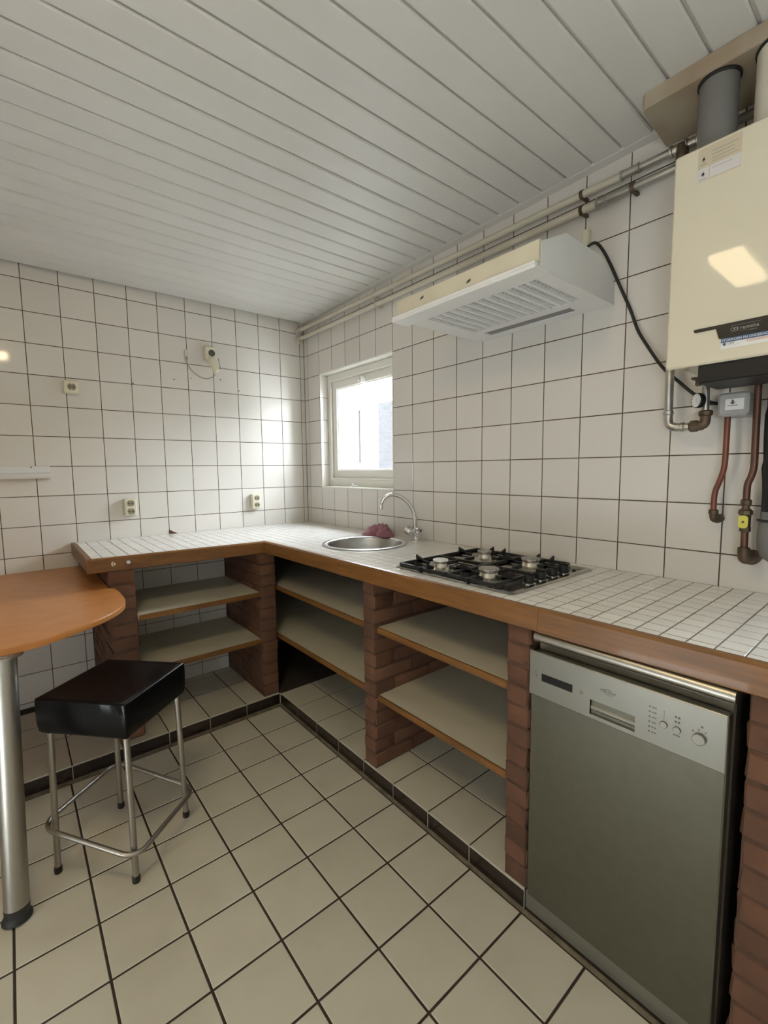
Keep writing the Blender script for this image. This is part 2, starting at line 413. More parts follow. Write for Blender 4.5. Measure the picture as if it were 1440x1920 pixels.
# other openings of the room and an added fill window (daylight comes through them)
d1 = thing('door_1', 'door', 'door', (-2.74, -2.05, 0)); del d1['label']; del d1['category']; d1['kind'] = 'structure'
ob('frame', MB().box(-2.9, -2.7, -2.45, -2.40, 0, 2.0).box(-2.9, -2.7, -1.70, -1.65, 0, 2.0).box(-2.9, -2.7, -2.40, -1.70, 1.95, 2.0).box(-2.84, -2.80, -2.40, -1.70, 0, .12).box(-2.84, -2.80, -2.40, -1.70, .38, 1.95).box(-2.84, -2.80, -2.40, -2.18, .12, .38).box(-2.84, -2.80, -1.92, -1.70, .12, .38), FRAME, d1)
ob('pane', MB().box(-2.823, -2.818, -2.18, -1.92, .12, .38), GLASS, d1, smooth=False)
w2 = thing('window_2', 'window', 'window', (.61, -4.3, .85)); del w2['label']; del w2['category']; w2['kind'] = 'structure'
ob('frame', MB().box(.22, .25, -4.33, -4.27, .80, 1.32).box(.57, .60, -4.33, -4.27, .80, 1.32).box(.25, .57, -4.33, -4.27, .80, .83).box(.25, .57, -4.33, -4.27, 1.29, 1.32), FRAME, w2)
ob('pane', MB().box(.25, .57, -4.303, -4.298, .83, 1.29), FROST, w2, smooth=False)

w3 = thing('added_fill_window', 'window', 'window', (-2.8, -3.65, 1.0)); del w3['label']; del w3['category']; w3['kind'] = 'structure'  # unseen window, added to throw cool fill on the hood side and counter
ob('frame', MB().box(-2.83, -2.77, -3.95, -3.91, 1.0, 1.36).box(-2.83, -2.77, -3.39, -3.35, 1.0, 1.36).box(-2.83, -2.77, -3.91, -3.39, 1.0, 1.04).box(-2.83, -2.77, -3.91, -3.39, 1.32, 1.36), FRAME, w3)
ob('pane', MB().box(-2.803, -2.798, -3.91, -3.39, 1.04, 1.32), GLASS, w3, smooth=False)

w4 = thing('window_4', 'window', 'window', (1.38, -3.7, .95)); del w4['label']; del w4['category']; w4['kind'] = 'structure'
ob('frame', MB().box(1.34, 1.40, -4.15, -4.11, .95, 1.85).box(1.34, 1.40, -3.29, -3.25, .95, 1.85).box(1.34, 1.40, -4.11, -3.29, .95, .99).box(1.34, 1.40, -4.11, -3.29, 1.81, 1.85), FRAME, w4)
ob('pane', MB().box(1.368, 1.372, -4.11, -3.29, .99, 1.81), GLASS, w4, smooth=False)

# ceiling
slope = Matrix(((1, 0, 0, 0), (0, 1, 0, 0), (.0066, -.0130, 1, 2.272), (0, 0, 0, 1)))
ceiling = struct('ceiling', MB().box(-2.9, .30, -4.4, .15, .016, .16).box(.30, 1.45, -4.4, -2.70, .016, .16).xform(slope), WPAINT2); WP['ceiling'] = Vector((0, 0, 0))
CP = .0968; y1 = -2.263+CP*23
while y1 > -4.25:
    y0 = y1-CP; a, b = max(y0, -4.2)+.0035, min(y1, -.001)-.0035
    if b-a > .02:
        # plank profile with a lowered face and a rebated tongue on one side
        pr_ = [(a, .004), (a+.004, 0), (b-.004, 0), (b, .004), (b, .010), (b+.0068, .010), (b+.0068, .016), (a, .016)]
        m = MB().prism(pr_, 0, -2.7, -.040 if y0 > -2.9 else 1.3)
        ob('plank', m.xform(slope), PLANK, ceiling, smooth=True, ang=25)
    y1 = y0
struct('trim_1', MB().box(-.041, .003, -2.9, -.001, -.001, .016, .002).xform(slope), PLANK)

# outside the window: a narrow alley with a pale neighbour's wall
ext = struct('exterior_wall', MB().box(2.5, 2.7, -3.5, 6.5, -.5, 2.2), EXTW); WP['exterior_wall'] = Vector((0, 0, 0))
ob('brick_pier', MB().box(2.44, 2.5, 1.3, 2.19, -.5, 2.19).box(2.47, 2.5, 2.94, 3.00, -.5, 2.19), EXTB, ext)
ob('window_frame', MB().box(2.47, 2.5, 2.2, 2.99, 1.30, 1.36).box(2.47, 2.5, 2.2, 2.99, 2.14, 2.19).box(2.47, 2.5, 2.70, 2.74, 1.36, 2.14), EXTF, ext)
struct('exterior_ground', MB().box(.30, 2.7, -3.0, 6.5, -.6, -.5), PAVE)

# ------------------------------------------------------------------ raised plinth under the units
SX, SY, SZ = -.609, -.700, .058
plinth = thing('raised_plinth', 'raised L-shaped tiled plinth under the open shelves, edged with dark brown skirting tiles', 'plinth', (-.3, -.9, 0))
core = MB().box(SX+.006, -.0005, -2.217, -.0005, 0, SZ-.0012).box(-2.69, SX+.006, SY+.006, -.0005, 0, SZ-.0012)
ob('core', core, FGROUT, plinth, smooth=False)
ob('pale_joint', MB().box(SX+.0015, SX+.0075, -2.217, SY, .001, SZ-.0015).box(-2.69, SX+.006, SY+.0015, SY+.0075, .001, SZ-.0015), WGROUT, plinth, smooth=False)
def fl_tile(x0, x1, y0, y1):
    put_tile(((x0+x1)/2, (y0+y1)/2, SZ), x1-x0-.0050, y1-y0-.0050, .007, .0012, FTILE, 'z', plinth, .001)
TP = .1872
ysn = [-.704-TP*k for k in range(0, 8)]+[-2.217]
for a, b in zip(ysn[:-1], ysn[1:]):
    for x0, x1 in ((SX, -.418), (-.418, -.231), (-.231, -.044)):
        fl_tile(x0, x1, b, a)
xsn = [-.609-TP*k for k in range(0, 12)]
for a, b in zip(xsn[:-1], xsn[1:]):
    for y0, y1 in ((SY, -.430), (-.430, -.2435), (-.2435, -.057)):
        fl_tile(max(b, -2.69), a, y0, y1)
# dark skirting tiles with pale joints
def sk(x0, x1, y0, y1): ob('skirting_tile', MB().box(x0, x1, y0, y1, .001, SZ-.004, .0015), SKIRT, plinth)
for a, b in zip(ysn[:-1], ysn[1:]): sk(SX, SX+.008, b+.0015, a-.0015)
for a, b in zip(xsn[:-1], xsn[1:]): sk(max(b, -2.69)+.0015, a-.0015, SY, SY+.008)

# ------------------------------------------------------------------ brick pillars
BR = []
def brick_mesh(dx, dy, dz, seed):
    key = (round(dx, 3), round(dy, 3), round(dz, 3), seed)
    for k, m in BR:
        if k == key: return m
    rr = random.Random(seed*91+int(dx*1000)+int(dy*7000)); j = .0026
    mb = MB().box(-dx/2, dx/2, -dy/2, dy/2, -dz/2, dz/2, .006)
    mb.v = [(x+rr.uniform(-j, j), y+rr.uniform(-j, j), z+rr.uniform(-j, j)*.6) for x, y, z in mb.v]
    m = mesh_of('brick', mb, BRICK, True, 40); BR.append((key, m)); return m
def pillar(x0, x1, y0, y1, along, label, zt=.834, groups='brick pillars under the counter'):
    t = thing('brick_pillar', label, 'pillar', ((x0+x1)/2, (y0+y1)/2, SZ), groups)
    ob('mortar', MB().box(x0+.003, x1-.003, y0+.003, y1-.003, SZ, zt), MORTAR, t)
    nc = 13; ch = (zt-SZ)/nc
    for c in range(nc):
        z = SZ+ch*(c+.5)
        lo, hi = (x0, x1) if along == 'x' else (y0, y1)
        L = .205; cuts = [lo]; p = lo+(L if c % 2 == 0 else L*.5)
        while p < hi-.06: cuts.append(p); p += L
        cuts.append(hi)
        for a, b in zip(cuts[:-1], cuts[1:]):
            ln = b-a-.002; h = ch-.0018; off = rnd(-.0022, .0022)
            if along == 'x':
                o = link('brick', brick_mesh(ln, y1-y0, h, random.randint(1, 4)), ((a+b)/2, (y0+y1)/2+off, z), t)
            else:
                o = link('brick', brick_mesh(x1-x0, ln, h, random.randint(1, 4)), ((x0+x1)/2+off, (a+b)/2, z), t)
    return t
NB = -.19                                             # face of the tiled back of the niche
pillar(-1.364, -1.262, -.655, -.001, 'y', 'brick pillar under the left end of the counter, behind the orange table')
pillar(-.694, -.606, -.688, NB+.002, 'y', 'brick pillar at the inner corner of the counter')
pillar(-.603, -.020, -1.530, -1.455, 'x', 'brick pillar between the two bays of shelves under the sink and hob')
pillar(-.603, -.020, -2.217, -2.143, 'x', 'brick pillar at the left side of the dishwasher')
t5 = pillar(-.603, -.020, -2.86, -2.690, 'x', 'brick pier at the right side of the dishwasher')
ob('footing', MB().box(-.60, -.03, -2.855, -2.695, 0, SZ), MORTAR, t5)

# tiled back of the niche
niche = struct('wall_niche', MB().box(-1.262, -.694, NB+.0015, NB+.05, SZ, .834), GROUT); WP['wall_niche'] = Vector((0, 0, 0))
nu = [-1.262, -1.142, -.998, -.854, -.694]; nz = [SZ, .135, .283, .431, .579, .727, .834]
for a, b, c, d in grid_cells(nu, nz, []):
    put_tile(((a+b)/2, NB, (c+d)/2), b-a-gw, d-c-gw, .0055, .0012, TILE, '-y', niche)
# plaster at the back of the sink and hob bays, darkened for the unlit recess
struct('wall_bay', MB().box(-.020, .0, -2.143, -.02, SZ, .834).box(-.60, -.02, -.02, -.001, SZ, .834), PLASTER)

# ------------------------------------------------------------------ shelves
def shelf(x0, x1, y0, y1, zt, edge, label):
    t = thing('shelf_board', label, 'shelf', ((x0+x1)/2, (y0+y1)/2, zt-.022), 'shelf boards between the brick pillars')
    if edge == 'x':
        ob('board', MB().box(x0+.010, x1, y0, y1, zt-.022, zt), SHELF, t)
        ob('front_edging', MB().box(x0, x0+.010, y0, y1, zt-.024, zt-.0005, .002), WOODY, t, label='brown wooden front edging')
    else:
        ob('board', MB().box(x0, x1, y0+.010, y1, zt-.022, zt), SHELF, t)
        ob('front_edging', MB().box(x0, x1, y0, y0+.010, zt-.024, zt-.0005, .002), WOODX, t, label='brown wooden front edging')
shelf(-1.262, -.694, -.685, NB, .630, 'y', 'upper beige shelf in the niche right of the orange table')
shelf(-1.262, -.694, -.685, NB, .378, 'y', 'lower beige shelf in the niche behind the black stool')
shelf(-.596, -.022, -1.455, -.03, .648, 'x', 'upper beige shelf in the bay under the sink')
shelf(-.596, -.022, -1.455, -.03, .382, 'x', 'lower beige shelf in the bay under the sink')
shelf(-.590, -.022, -2.143, -1.530, .645, 'x', 'upper beige shelf under the hob, left of the dishwasher')
shelf(-.590, -.022, -2.143, -1.530, .366, 'x', 'lower beige shelf under the hob, left of the dishwasher')

# ------------------------------------------------------------------ tiled worktop
ct = thing('tiled_countertop', 'L-shaped worktop of small white mosaic tiles with a brown wooden edge', 'worktop', (-.3, -1.5, .835))
TZ, SB = .893, .835
A_ = (-.640, -.668); B_ = (-.588, -2.86); C_ = (-1.414, -.610)     # inner edge of the wooden edging
SC = (-.31, -1.09)                                                   # sink centre
slab = MB()
def quad_prism(m, pts, z0, z1): m.prism(pts, 2, z0, z1)
fx = lambda y: A_[0]+(B_[0]-A_[0])*(y-A_[1])/(B_[1]-A_[1])
HS = .21
quad_prism(slab, [(-1.414, -.0), (-1.414, C_[1]), A_, (A_[0], 0)], SB, TZ-.0001)
quad_prism(slab, [A_, (fx(SC[1]+HS), SC[1]+HS), (-.0, SC[1]+HS), (0, 0), (A_[0], 0)], SB, TZ-.0001)
quad_prism(slab, [(fx(SC[1]+HS), SC[1]+HS), (fx(SC[1]-HS), SC[1]-HS), (SC[0]-HS, SC[1]-HS), (SC[0]-HS, SC[1]+HS)], SB, TZ-.0001)
quad_prism(slab, [(SC[0]+HS, SC[1]+HS), (SC[0]+HS, SC[1]-HS), (0, SC[1]-HS), (0, SC[1]+HS)], SB, TZ-.0001)
quad_prism(slab, [(fx(SC[1]-HS), SC[1]-HS), B_, (0, -2.86), (0, SC[1]-HS)], SB, TZ-.0001)
rg = []; NR = 48
for k in range(NR):
    a = 2*math.pi*k/NR; c_, s2 = math.cos(a), math.sin(a); q = HS/max(abs(c_), abs(s2))
    rg.append(((SC[0]+c_*q, SC[1]+s2*q), (SC[0]+c_*.192, SC[1]+s2*.192)))
vsr = []; fsr = []
for o_, i_ in rg: vsr += [(*o_, TZ-.0001), (*i_, TZ-.0001), (*i_, SB), (*o_, SB)]
for k in range(NR):
    a, b = 4*k, 4*((k+1) % NR)
    for q in range(4): fsr.append((a+q, b+q, b+(q+1) % 4, a+(q+1) % 4))
slab.add(vsr, fsr)
ob('slab', slab, MGROUT, ct, smooth=False)
# mosaic tiles
def clip(poly, p, n):
    out = []
    for i in range(len(poly)):
        a, b = poly[i-1], poly[i]
        da = (a[0]-p[0])*n[0]+(a[1]-p[1])*n[1]; db = (b[0]-p[0])*n[0]+(b[1]-p[1])*n[1]
        if (da >= 0) != (db >= 0):
            t = da/(da-db); out.append((a[0]+(b[0]-a[0])*t, a[1]+(b[1]-a[1])*t))
        if db >= 0: out.append(b)
    return out
def area(p): return abs(sum(p[i-1][0]*p[i][1]-p[i][0]*p[i-1][1] for i in range(len(p))))/2
MP, mg = .0508, .0034
cells = []
def region(poly, zone):
    if zone in ('A',):
        pass
    cells.append(poly)
def sq(x0, x1, y0, y1): return [(x0+mg/2, y0+mg/2), (x1-mg/2, y0+mg/2), (x1-mg/2, y1-mg/2), (x0+mg/2, y1-mg/2)]
def try_tile(x0, x1, y0, y1, planes):
    p = sq(x0, x1, y0, y1)
    cx_, cy_ = (x0+x1)/2, (y0+y1)/2
    if -.53 < cx_ < -.09 and -2.10 < cy_ < -1.64: return              # under the hob
    d = Vector((cx_-SC[0], cy_-SC[1]))
    if d.length < .165: return
    for a, n in planes:
        p = clip(p, a, n)
        if len(p) < 3: return
    if d.length < .24:
        n = d.normalized(); p = clip(p, (SC[0]+n.x*.193, SC[1]+n.y*.193), (n.x, n.y))
    if len(p) >= 3 and area(p) > 6e-5: cells.append(p)
def nrm(a, b, inside):
    d = Vector((b[0]-a[0], b[1]-a[1])); n = Vector((-d.y, d.x)).normalized()
    if (inside[0]-a[0])*n.x+(inside[1]-a[1])*n.y < 0: n = -n
    return (a, (n.x, n.y))
front = nrm(A_, B_, (-.1, -1.5)); mitre = nrm(A_, (0, 0), (-.1, -1.2)); mitreB = nrm(A_, (0, 0), (-1, -.2)); frontB = nrm(C_, A_, (-1, -.1))
wallR = ((-.002, 0), (-1, 0)); wallB = ((0, -.002), (0, -1)); end = ((-1.414, 0), (1, 0))
ny = int(2.86/MP)+2
for j in range(-2, ny):
    yb = -2.169+MP*((2.169-0)/MP//1)-MP*j                # joints at -2.169 + k*MP
    for i in range(-1, 13):
        ya = yb-MP
        if yb <= -1.50:
            # straight grid beside the hob
            x1 = -.0025-MP*i; try_tile(x1-MP, x1, max(ya, -2.86), yb, [front, wallR])
        else:
            off = rnd(-.0006, .0006)
            x1 = -.0025-MP*i; y1_ = yb+off; y0_ = ya+off
            try_tile(x1-MP, x1, y0_, y1_, [front, wallR, wallB, mitre])
for j in range(0, 15):
    for i in range(-1, 30):
        off = rnd(-.0008, .0008)
        x1 = -.0025-MP*i+off; y1_ = -.002-MP*j
        try_tile(x1-MP, x1, y1_-MP, y1_, [frontB, wallB, wallR, end, mitreB])
camp = Vector((-1.666, -2.887, 1.265))
def apparent(p):
    c = Vector((sum(q[0] for q in p)/len(p), sum(q[1] for q in p)/len(p), TZ)); v = c-camp
    vis = (v.normalized().dot(fw) > .55)
    return (area(p)*abs(v.z)/v.length**3) if vis else 0
cells.sort(key=apparent, reverse=True)
rest = MB()
for k, p in enumerate(cells):
    zt = TZ+.0003+rnd(-.0001, .0001)
    m = MB().prism(p, 2, TZ-.003, zt, .0004)
    if k < 300:
        o = ob('tile', m, MTILE, ct, ang=20); o.rotation_euler = (rnd(-.008, .008), rnd(-.008, .008), 0)
    else:
        tx, ty = rnd(-.008, .008), rnd(-.008, .008); cx_ = sum(q[0] for q in p)/len(p); cy_ = sum(q[1] for q in p)/len(p)
        m.v = [(x, y, z+(x-cx_)*tx+(y-cy_)*ty) for x, y, z in m.v]
        rest.add(m.v, m.f)
o = ob('mosaic_tile', rest, MTILE, ct, ang=20); o['kind'] = 'stuff'
# wooden edging
def edge_bar(a, b, t, z0, z1, m, side):
    a, b = Vector(a), Vector(b); d = (b-a).normalized(); n = Vector((-d.y, d.x))*side
    prof = [(0, z0), (t-.003, z0), (t, z0+.003), (t, z1-.006), (t-.006, z1), (0, z1)]
    vs = []; fs = []
    for p in (a, b):
        for q, z in prof: vs.append((p.x+n.x*q, p.y+n.y*q, z))
    k = len(prof)
    for i in range(k): fs.append((i, (i+1) % k, k+(i+1) % k, k+i))
    fs += [tuple(range(k))[::-1], tuple(range(k, 2*k))]
    return MB().add(vs, fs)
JY = -2.250
ob('edge_board', edge_bar((fx(-.655), -.650), (fx(JY+.0008), JY+.0008), .021, .833, .8955, WOODY, -1), WOODY, ct)
ob('edge_board', edge_bar((fx(JY-.0008), JY-.0008), B_, .022, .832, .896, WOODY, -1), WOODY, ct)
ob('edge_board', edge_bar((-1.436, C_[1]+.001), (A_[0]-.018, A_[1]+.003), .020, .833, .8955, WOODX, -1), WOODX, ct)
ob('edge_board', MB().box(-1.436, -1.4145, C_[1]-.020, -.002, .833, .8955, .004), WOODY, ct)
# two metal fittings on the left front edge
yf = -.632
ob('cap', MB().lathe([(.014, 0), (.014, .003), (.012, .004), (.0075, .004), (.007, .0015)], (-1.335, yf, .866), (0, -1, 0), 20).box(-1.339, -1.331, yf-.006, yf, .860, .871, .002), BEIGE, ct, label='flat round cover on the wooden edge')
ob('lock', MB().lathe([(.0155, 0), (.0155, .003), (.013, .006), (.011, .006), (.010, .016), (.008, .019)], (-1.284, yf, .868), (0, -1, 0), 20), CHROME, ct, label='chrome lock on the wooden edge')
ob('chip_repair', MB().prism([(-.95, TZ), (-.95, .918), (-.938, .914), (-.922, .903), (-.90, TZ)], 1, -.0005, -.0018), MORTAR, wall_back, label='chipped corner patch above the counter')

# ------------------------------------------------------------------ sink, tap, cloth
sk_ = thing('sink', 'round stainless steel sink bowl set into the mosaic worktop', 'sink', (SC[0], SC[1], TZ))
prof = [(.212, .0), (.212, .0035), (.207, .0055), (.192, .0045), (.187, .002), (.184, -.006), (.180, -.10), (.172, -.125), (.150, -.140), (.04, -.148), (.036, -.152), (.0, -.152)]
ob('bowl', MB().lathe(prof, (SC[0], SC[1], TZ+.0016), n=64, cap=False), SINKM, sk_, ang=50)
ob('drain', MB().lathe([(.0, -.149), (.030, -.1485), (.036, -.147), (.034, -.1455), (.02, -.147), (0, -.147)], (SC[0], SC[1], TZ+.0008), n=24, cap=False), CHROME, sk_)
tap = thing('mixer_tap', 'chrome swan-neck mixer tap with two handles behind the sink', 'tap', (-.062, -1.200, TZ))
T0 = Vector((-.062, -1.200, TZ))
ob('body', MB().lathe([(.027, 0), (.027, .004), (.022, .008), (.021, .03), (.024, .045), (.023, .055), (.016, .062), (.012, .066)], T0, n=24), CHROME, tap)
dv = Vector((-.78, .62, 0)).normalized()
arc = [(0, .060), (.004, .12), (.018, .165), (.045, .205), (.085, .232), (.125, .240), (.155, .228), (.172, .205), (.178, .178)]
ob('spout', MB().tube(bez([T0+dv*a+Vector((0, 0, z)) for a, z in arc], 5), .0092, 14).lathe([(.0105, 0), (.0115, .003), (.0115, .018), (.0095, .020)], T0+dv*.1785+Vector((0, 0, .166)), n=16), CHROME, tap, ang=60)
for sgn in (1, -1):
    ax = Vector((-.25, .80*sgn, .52)).normalized()
    h = ob('handle', MB().lathe([(.013, .014), (.015, .024), (.0240, .032), (.0265, .041), (.0255, .059), (.020, .065), (.012, .067), (0, .067)], T0+Vector((0, 0, .024)), ax, n=10), CHROME, tap, ang=20)
    ob('handle_button', MB().lathe([(.007, .0655), (.007, .068), (0, .069)], T0+Vector((0, 0, .024)), ax, n=12), DGREYT if sgn < 0 else CHROME, h)
# crumpled cloth
from mathutils import noise as mn
cm = MB(); NA, NK = 72, 26
def rid(x, y, f, o): return 1-min(1, abs(mn.noise(Vector((x*f+o, y*f*.75-o, o))))*2.4)
cvs = []
for k in range(NK+1):
    for a in range(NA):
        th = 2*math.pi*a/NA; c_, s2 = math.cos(th), math.sin(th)
        R = 1.08+.16*math.sin(3*th+1.1)+.09*math.sin(5*th+.4)+.06*math.sin(9*th)+.42*max(0, math.cos(th-1.75))**6
        q = k/NK; x, y = c_*R*q*.060, s2*R*q*.088
        h = (1-q**2.6)*(.022+.030*min(1, q*3.2)*abs(math.sin(2.5*th+5.5*q+2.2*mn.noise(Vector((x*16, y*16, 3)))))+.016*rid(x, y, 22, 5.3)+.014*rid(x+y*.6, y-x*.4, 30, 8.1)) * (1-.35*max(0, y/.09))
        h += .006*(1-q)*math.sin(40*x+25*y)
        cvs.append((x+.010*mn.noise(Vector((x*25, y*25, 1)))*(1-q), y+.012*mn.noise(Vector((x*22, y*22, 5)))*(1-q), max(h, 0)+(.0035 if k == NK else .004)))
fcs = []
for k in range(NK):
    for a in range(NA):
        j = (a+1) % NA; fcs.append((k*NA+a, k*NA+j, (k+1)*NA+j, (k+1)*NA+a))
n0 = len(cvs); cvs += [(x, y, 0) for x, y, z in cvs[NK*NA:]]
for a in range(NA):
    j = (a+1) % NA; fcs.append((NK*NA+a, NK*NA+j, n0+j, n0+a))
fcs.append(tuple(n0+a for a in range(NA)))
me = mesh_of('dish_cloth', cm.add(cvs, fcs), CLOTH, True, 70); me.materials.clear()
me.materials.append(CLOTH)
o = link('dish_cloth', me, (-.098, -.955, TZ+.0075), None); o.rotation_euler = (0, 0, .05)
tag(o, 'crumpled mauve dish cloth behind the sink', 'cloth')

# ------------------------------------------------------------------ gas hob
HX0, HX1, HY0, HY1 = -.560, -.062, -2.132, -1.602
hob = thing('gas_hob', 'four-burner stainless steel gas hob with black pan supports', 'hob', ((HX0+HX1)/2, (HY0+HY1)/2, TZ))
def rrect(x0, x1, y0, y1, r, n=5):
    pts = []
    for cx_, cy_, a0 in ((x1-r, y1-r, 0), (x0+r, y1-r, 90), (x0+r, y0+r, 180), (x1-r, y0+r, 270)):
        for k in range(n+1):
            a = math.radians(a0+90*k/n); pts.append((cx_+r*math.cos(a), cy_+r*math.sin(a)))
    return pts
hp = MB(); base = rrect(HX0, HX1, HY0, HY1, .022)
rings = [(base, TZ+.0008), (base, TZ+.003), (inset(base, .006), TZ+.0065), (inset(base, .022), TZ+.0065), (inset(base, .028), TZ+.0035)]
n_ = len(base); vs_ = [(*p, z) for r_, z in rings for p in r_]; fs_ = []
for k in range(len(rings)-1):
    for i in range(n_): fs_.append((k*n_+i, k*n_+(i+1) % n_, (k+1)*n_+(i+1) % n_, (k+1)*n_+i))
fs_.append(tuple(range(n_))[::-1]); fs_.append(tuple((len(rings)-1)*n_+i for i in range(n_)))
ob('plate', hp.add(vs_, fs_), HOBM, hob, ang=30)
PZ = TZ+.0035
burners = [(-.462, -1.752, 1.0, True), (-.205, -1.752, 1.0, False), (-.205, -1.962, 1.25, False), (-.452, -1.962, 1.25, False)]
for bx_, by_, s2, white in burners:
    b_ = ob('burner', MB().lathe([(.052*s2, 0), (.050*s2, .0015), (.034*s2, .003), (.027*s2, .008), (.023*s2, .022), (.026*s2, .026), (.026*s2, .030), (0, .030)], (bx_, by_, PZ), n=28), HOBB, hob)
    ob('burner_cap', MB().lathe([(.0275*s2, .030), (.0285*s2, .032), (.0275*s2, .036), (.022*s2, .038), (0, .0385)], (bx_, by_, PZ), n=28), WHITE if white else HOBM, b_, label='white cap' if white else None)  # the first burner's cap is white, the others steel
GZ = TZ+.0195
for gy0, gy1 in ((-1.853, -1.622), (-2.050, -1.862)):
    gx0, gx1 = -.545, -.092; cy_ = (gy0+gy1)/2; m = MB(); bw = .0048; t_ = .0120
    for y in (gy0, gy1): m.box(gx0, gx1, y-bw, y+bw, GZ-t_, GZ, .0015)
    for x in (gx0, -.330, gx1): m.box(x-bw, x+bw, gy0, gy1, GZ-t_, GZ, .0015)
    for cx_ in (-.455, -.205):
        for y, sg in ((gy0, 1), (gy1, -1)):
            m.box(cx_-.003, cx_+.003, y, y+sg*.065, GZ-t_, GZ+.001, .001)
            m.prism([(y-sg*.005, GZ-.012), (y-sg*.005, GZ+.018), (y+sg*.030, GZ+.006), (y+sg*.034, GZ-.006)], 0, cx_-.003, cx_+.003)
        for x, sg in ((cx_-.105, 1), (cx_+.105, -1)):
            m.box(x, x+sg*.058, cy_-.003, cy_+.003, GZ-t_, GZ+.001, .001)
    for x in (gx0, gx1):
        for y in (gy0+.012, gy1-.012): m.box(x-.006, x+.006, y-.006, y+.006, PZ+.0002, GZ-t_+.002, .001)
    for y in (cy_-.03, cy_+.03):
        m.prism([(gx0-.005, GZ-.012), (gx0-.005, GZ+.016), (gx0+.030, GZ+.004), (gx0+.030, GZ-.006)], 1, y-.003, y+.003)
        m.prism([(gx1+.005, GZ-.012), (gx1+.005, GZ+.016), (gx1-.030, GZ+.004), (gx1-.030, GZ-.006)], 1, y-.003, y+.003)
    ob('pan_support', m, IRON, hob)
for kx in (-.405, -.335, -.262, -.190):
    ob('knob', MB().lathe([(.021, .002), (.021, .006), (.0175, .009), (.0165, .026), (.0145, .029), (0, .029)], (kx, -2.083, PZ-.002), n=20).box(kx-.004, kx+.004, -2.1, -2.066, PZ+.022, PZ+.032, .001), BLACKP, hob, label='black control knob')
    ob('knob_ring', MB().lathe([(.024, 0), (.024, .003), (.021, .004), (.019, .004)], (kx, -2.083, PZ-.001), n=24), CHROME, hob)
ob('ignition_button', MB().lathe([(.006, 0), (.006, .004), (0, .004)], (-.14, -2.095, PZ), n=14), BLACKP, hob)

# ------------------------------------------------------------------ extractor hood
HL, HR = -1.553, -2.140
hood = thing('extractor_hood', 'white wall-mounted extractor hood with a slotted underside above the hob', 'hood', (-.2, -1.85, 1.825))
side = [(-.462, 1.832), (-.462, 1.900), (-.330, 1.962), (-.110, 1.958), (-.012, 1.900), (-.001, 1.900), (-.001, 1.832)]
mb = MB(); pts = [(x, z) for x, z in side]; mb.prism(pts, 1, HR, HL)
ob('casing', mb, HOODW, hood, ang=15)
ob('fascia', MB().prism([(-.470, 1.843), (-.474, 1.848), (-.474, 1.902), (-.468, 1.906), (-.462, 1.902), (-.462, 1.843)], 1, HR+.001, HL+.018), HOODY, hood, label='yellowish front fascia strip')
# underside panel with slots cut between slats
GX0, GX1, GY0, GY1 = -.408, -.140, -2.098, -1.630
bp = MB(); Z0, Z1 = 1.823, 1.8325
bp.box(-.492, GX0, HR, HL+.030, Z0, Z1, .002); bp.box(GX0, GX1, HR, GY0, Z0, Z1); bp.box(GX0, GX1, GY1, HL, Z0, Z1)
bp.box(GX1, -.098, HR, HL, Z0, Z1); bp.box(-.098, -.045, HR, -2.03, Z0, Z1); bp.box(-.098, -.045, -1.652, HL, Z0, Z1); bp.box(-.045, -.001, HR, HL, Z0, Z1)
ob('underside_panel', bp, HOODW, hood)
nb = 12; gw_ = (GY1-GY0)/nb
for k in range(nb+1):
    yc = GY0+gw_*k
    ob('slat', MB().box(GX0, GX1, max(GY0, yc-.0065), min(GY1, yc+.0065), Z0+.0005, Z1), HOODW, hood)
fine = MB()
for k in range(nb):
    ya, yb = GY0+gw_*k+.0065, GY0+gw_*(k+1)-.0065
    for q in range(1, 24):
        x = GX0+(GX1-GX0)*q/24; fine.add([(x-.0012, ya, Z0+.0015), (x+.0012, ya, Z0+.0015), (x+.0012, yb, Z0+.0015), (x-.0012, yb, Z0+.0015), (x-.0012, ya, Z0+.004), (x+.0012, ya, Z0+.004), (x+.0012, yb, Z0+.004), (x-.0012, yb, Z0+.004)],
                                         [(0, 3, 2, 1), (0, 1, 5, 4), (1, 2, 6, 5), (2, 3, 7, 6), (3, 0, 4, 7)])
o = ob('grille_rib', fine, HOODW, hood, smooth=False); o['kind'] = 'stuff'
ob('filter', MB().box(GX0, GX1, GY0, GY1, Z1-.0008, Z1-.0003), GRILLE, hood)
ob('lamp_lens', MB().box(-.096, -.047, -2.028, -1.654, Z0+.003, Z0+.008, .002), LENS, hood, label='grey lamp cover strip')
for y, z in ((-1.66, 1.872), (-1.875, 1.862)):
    ob('scuff', MB().prism([(y, z), (y-.018, z+.002), (y-.020, z+.012), (y-.006, z+.008)], 0, -.4742, -.4746), DGREYT, hood)
ob('edge_strip', MB().box(-.492, -.470, HR+.003, HL+.030, 1.8325, 1.8435, .003), HOODW, hood)
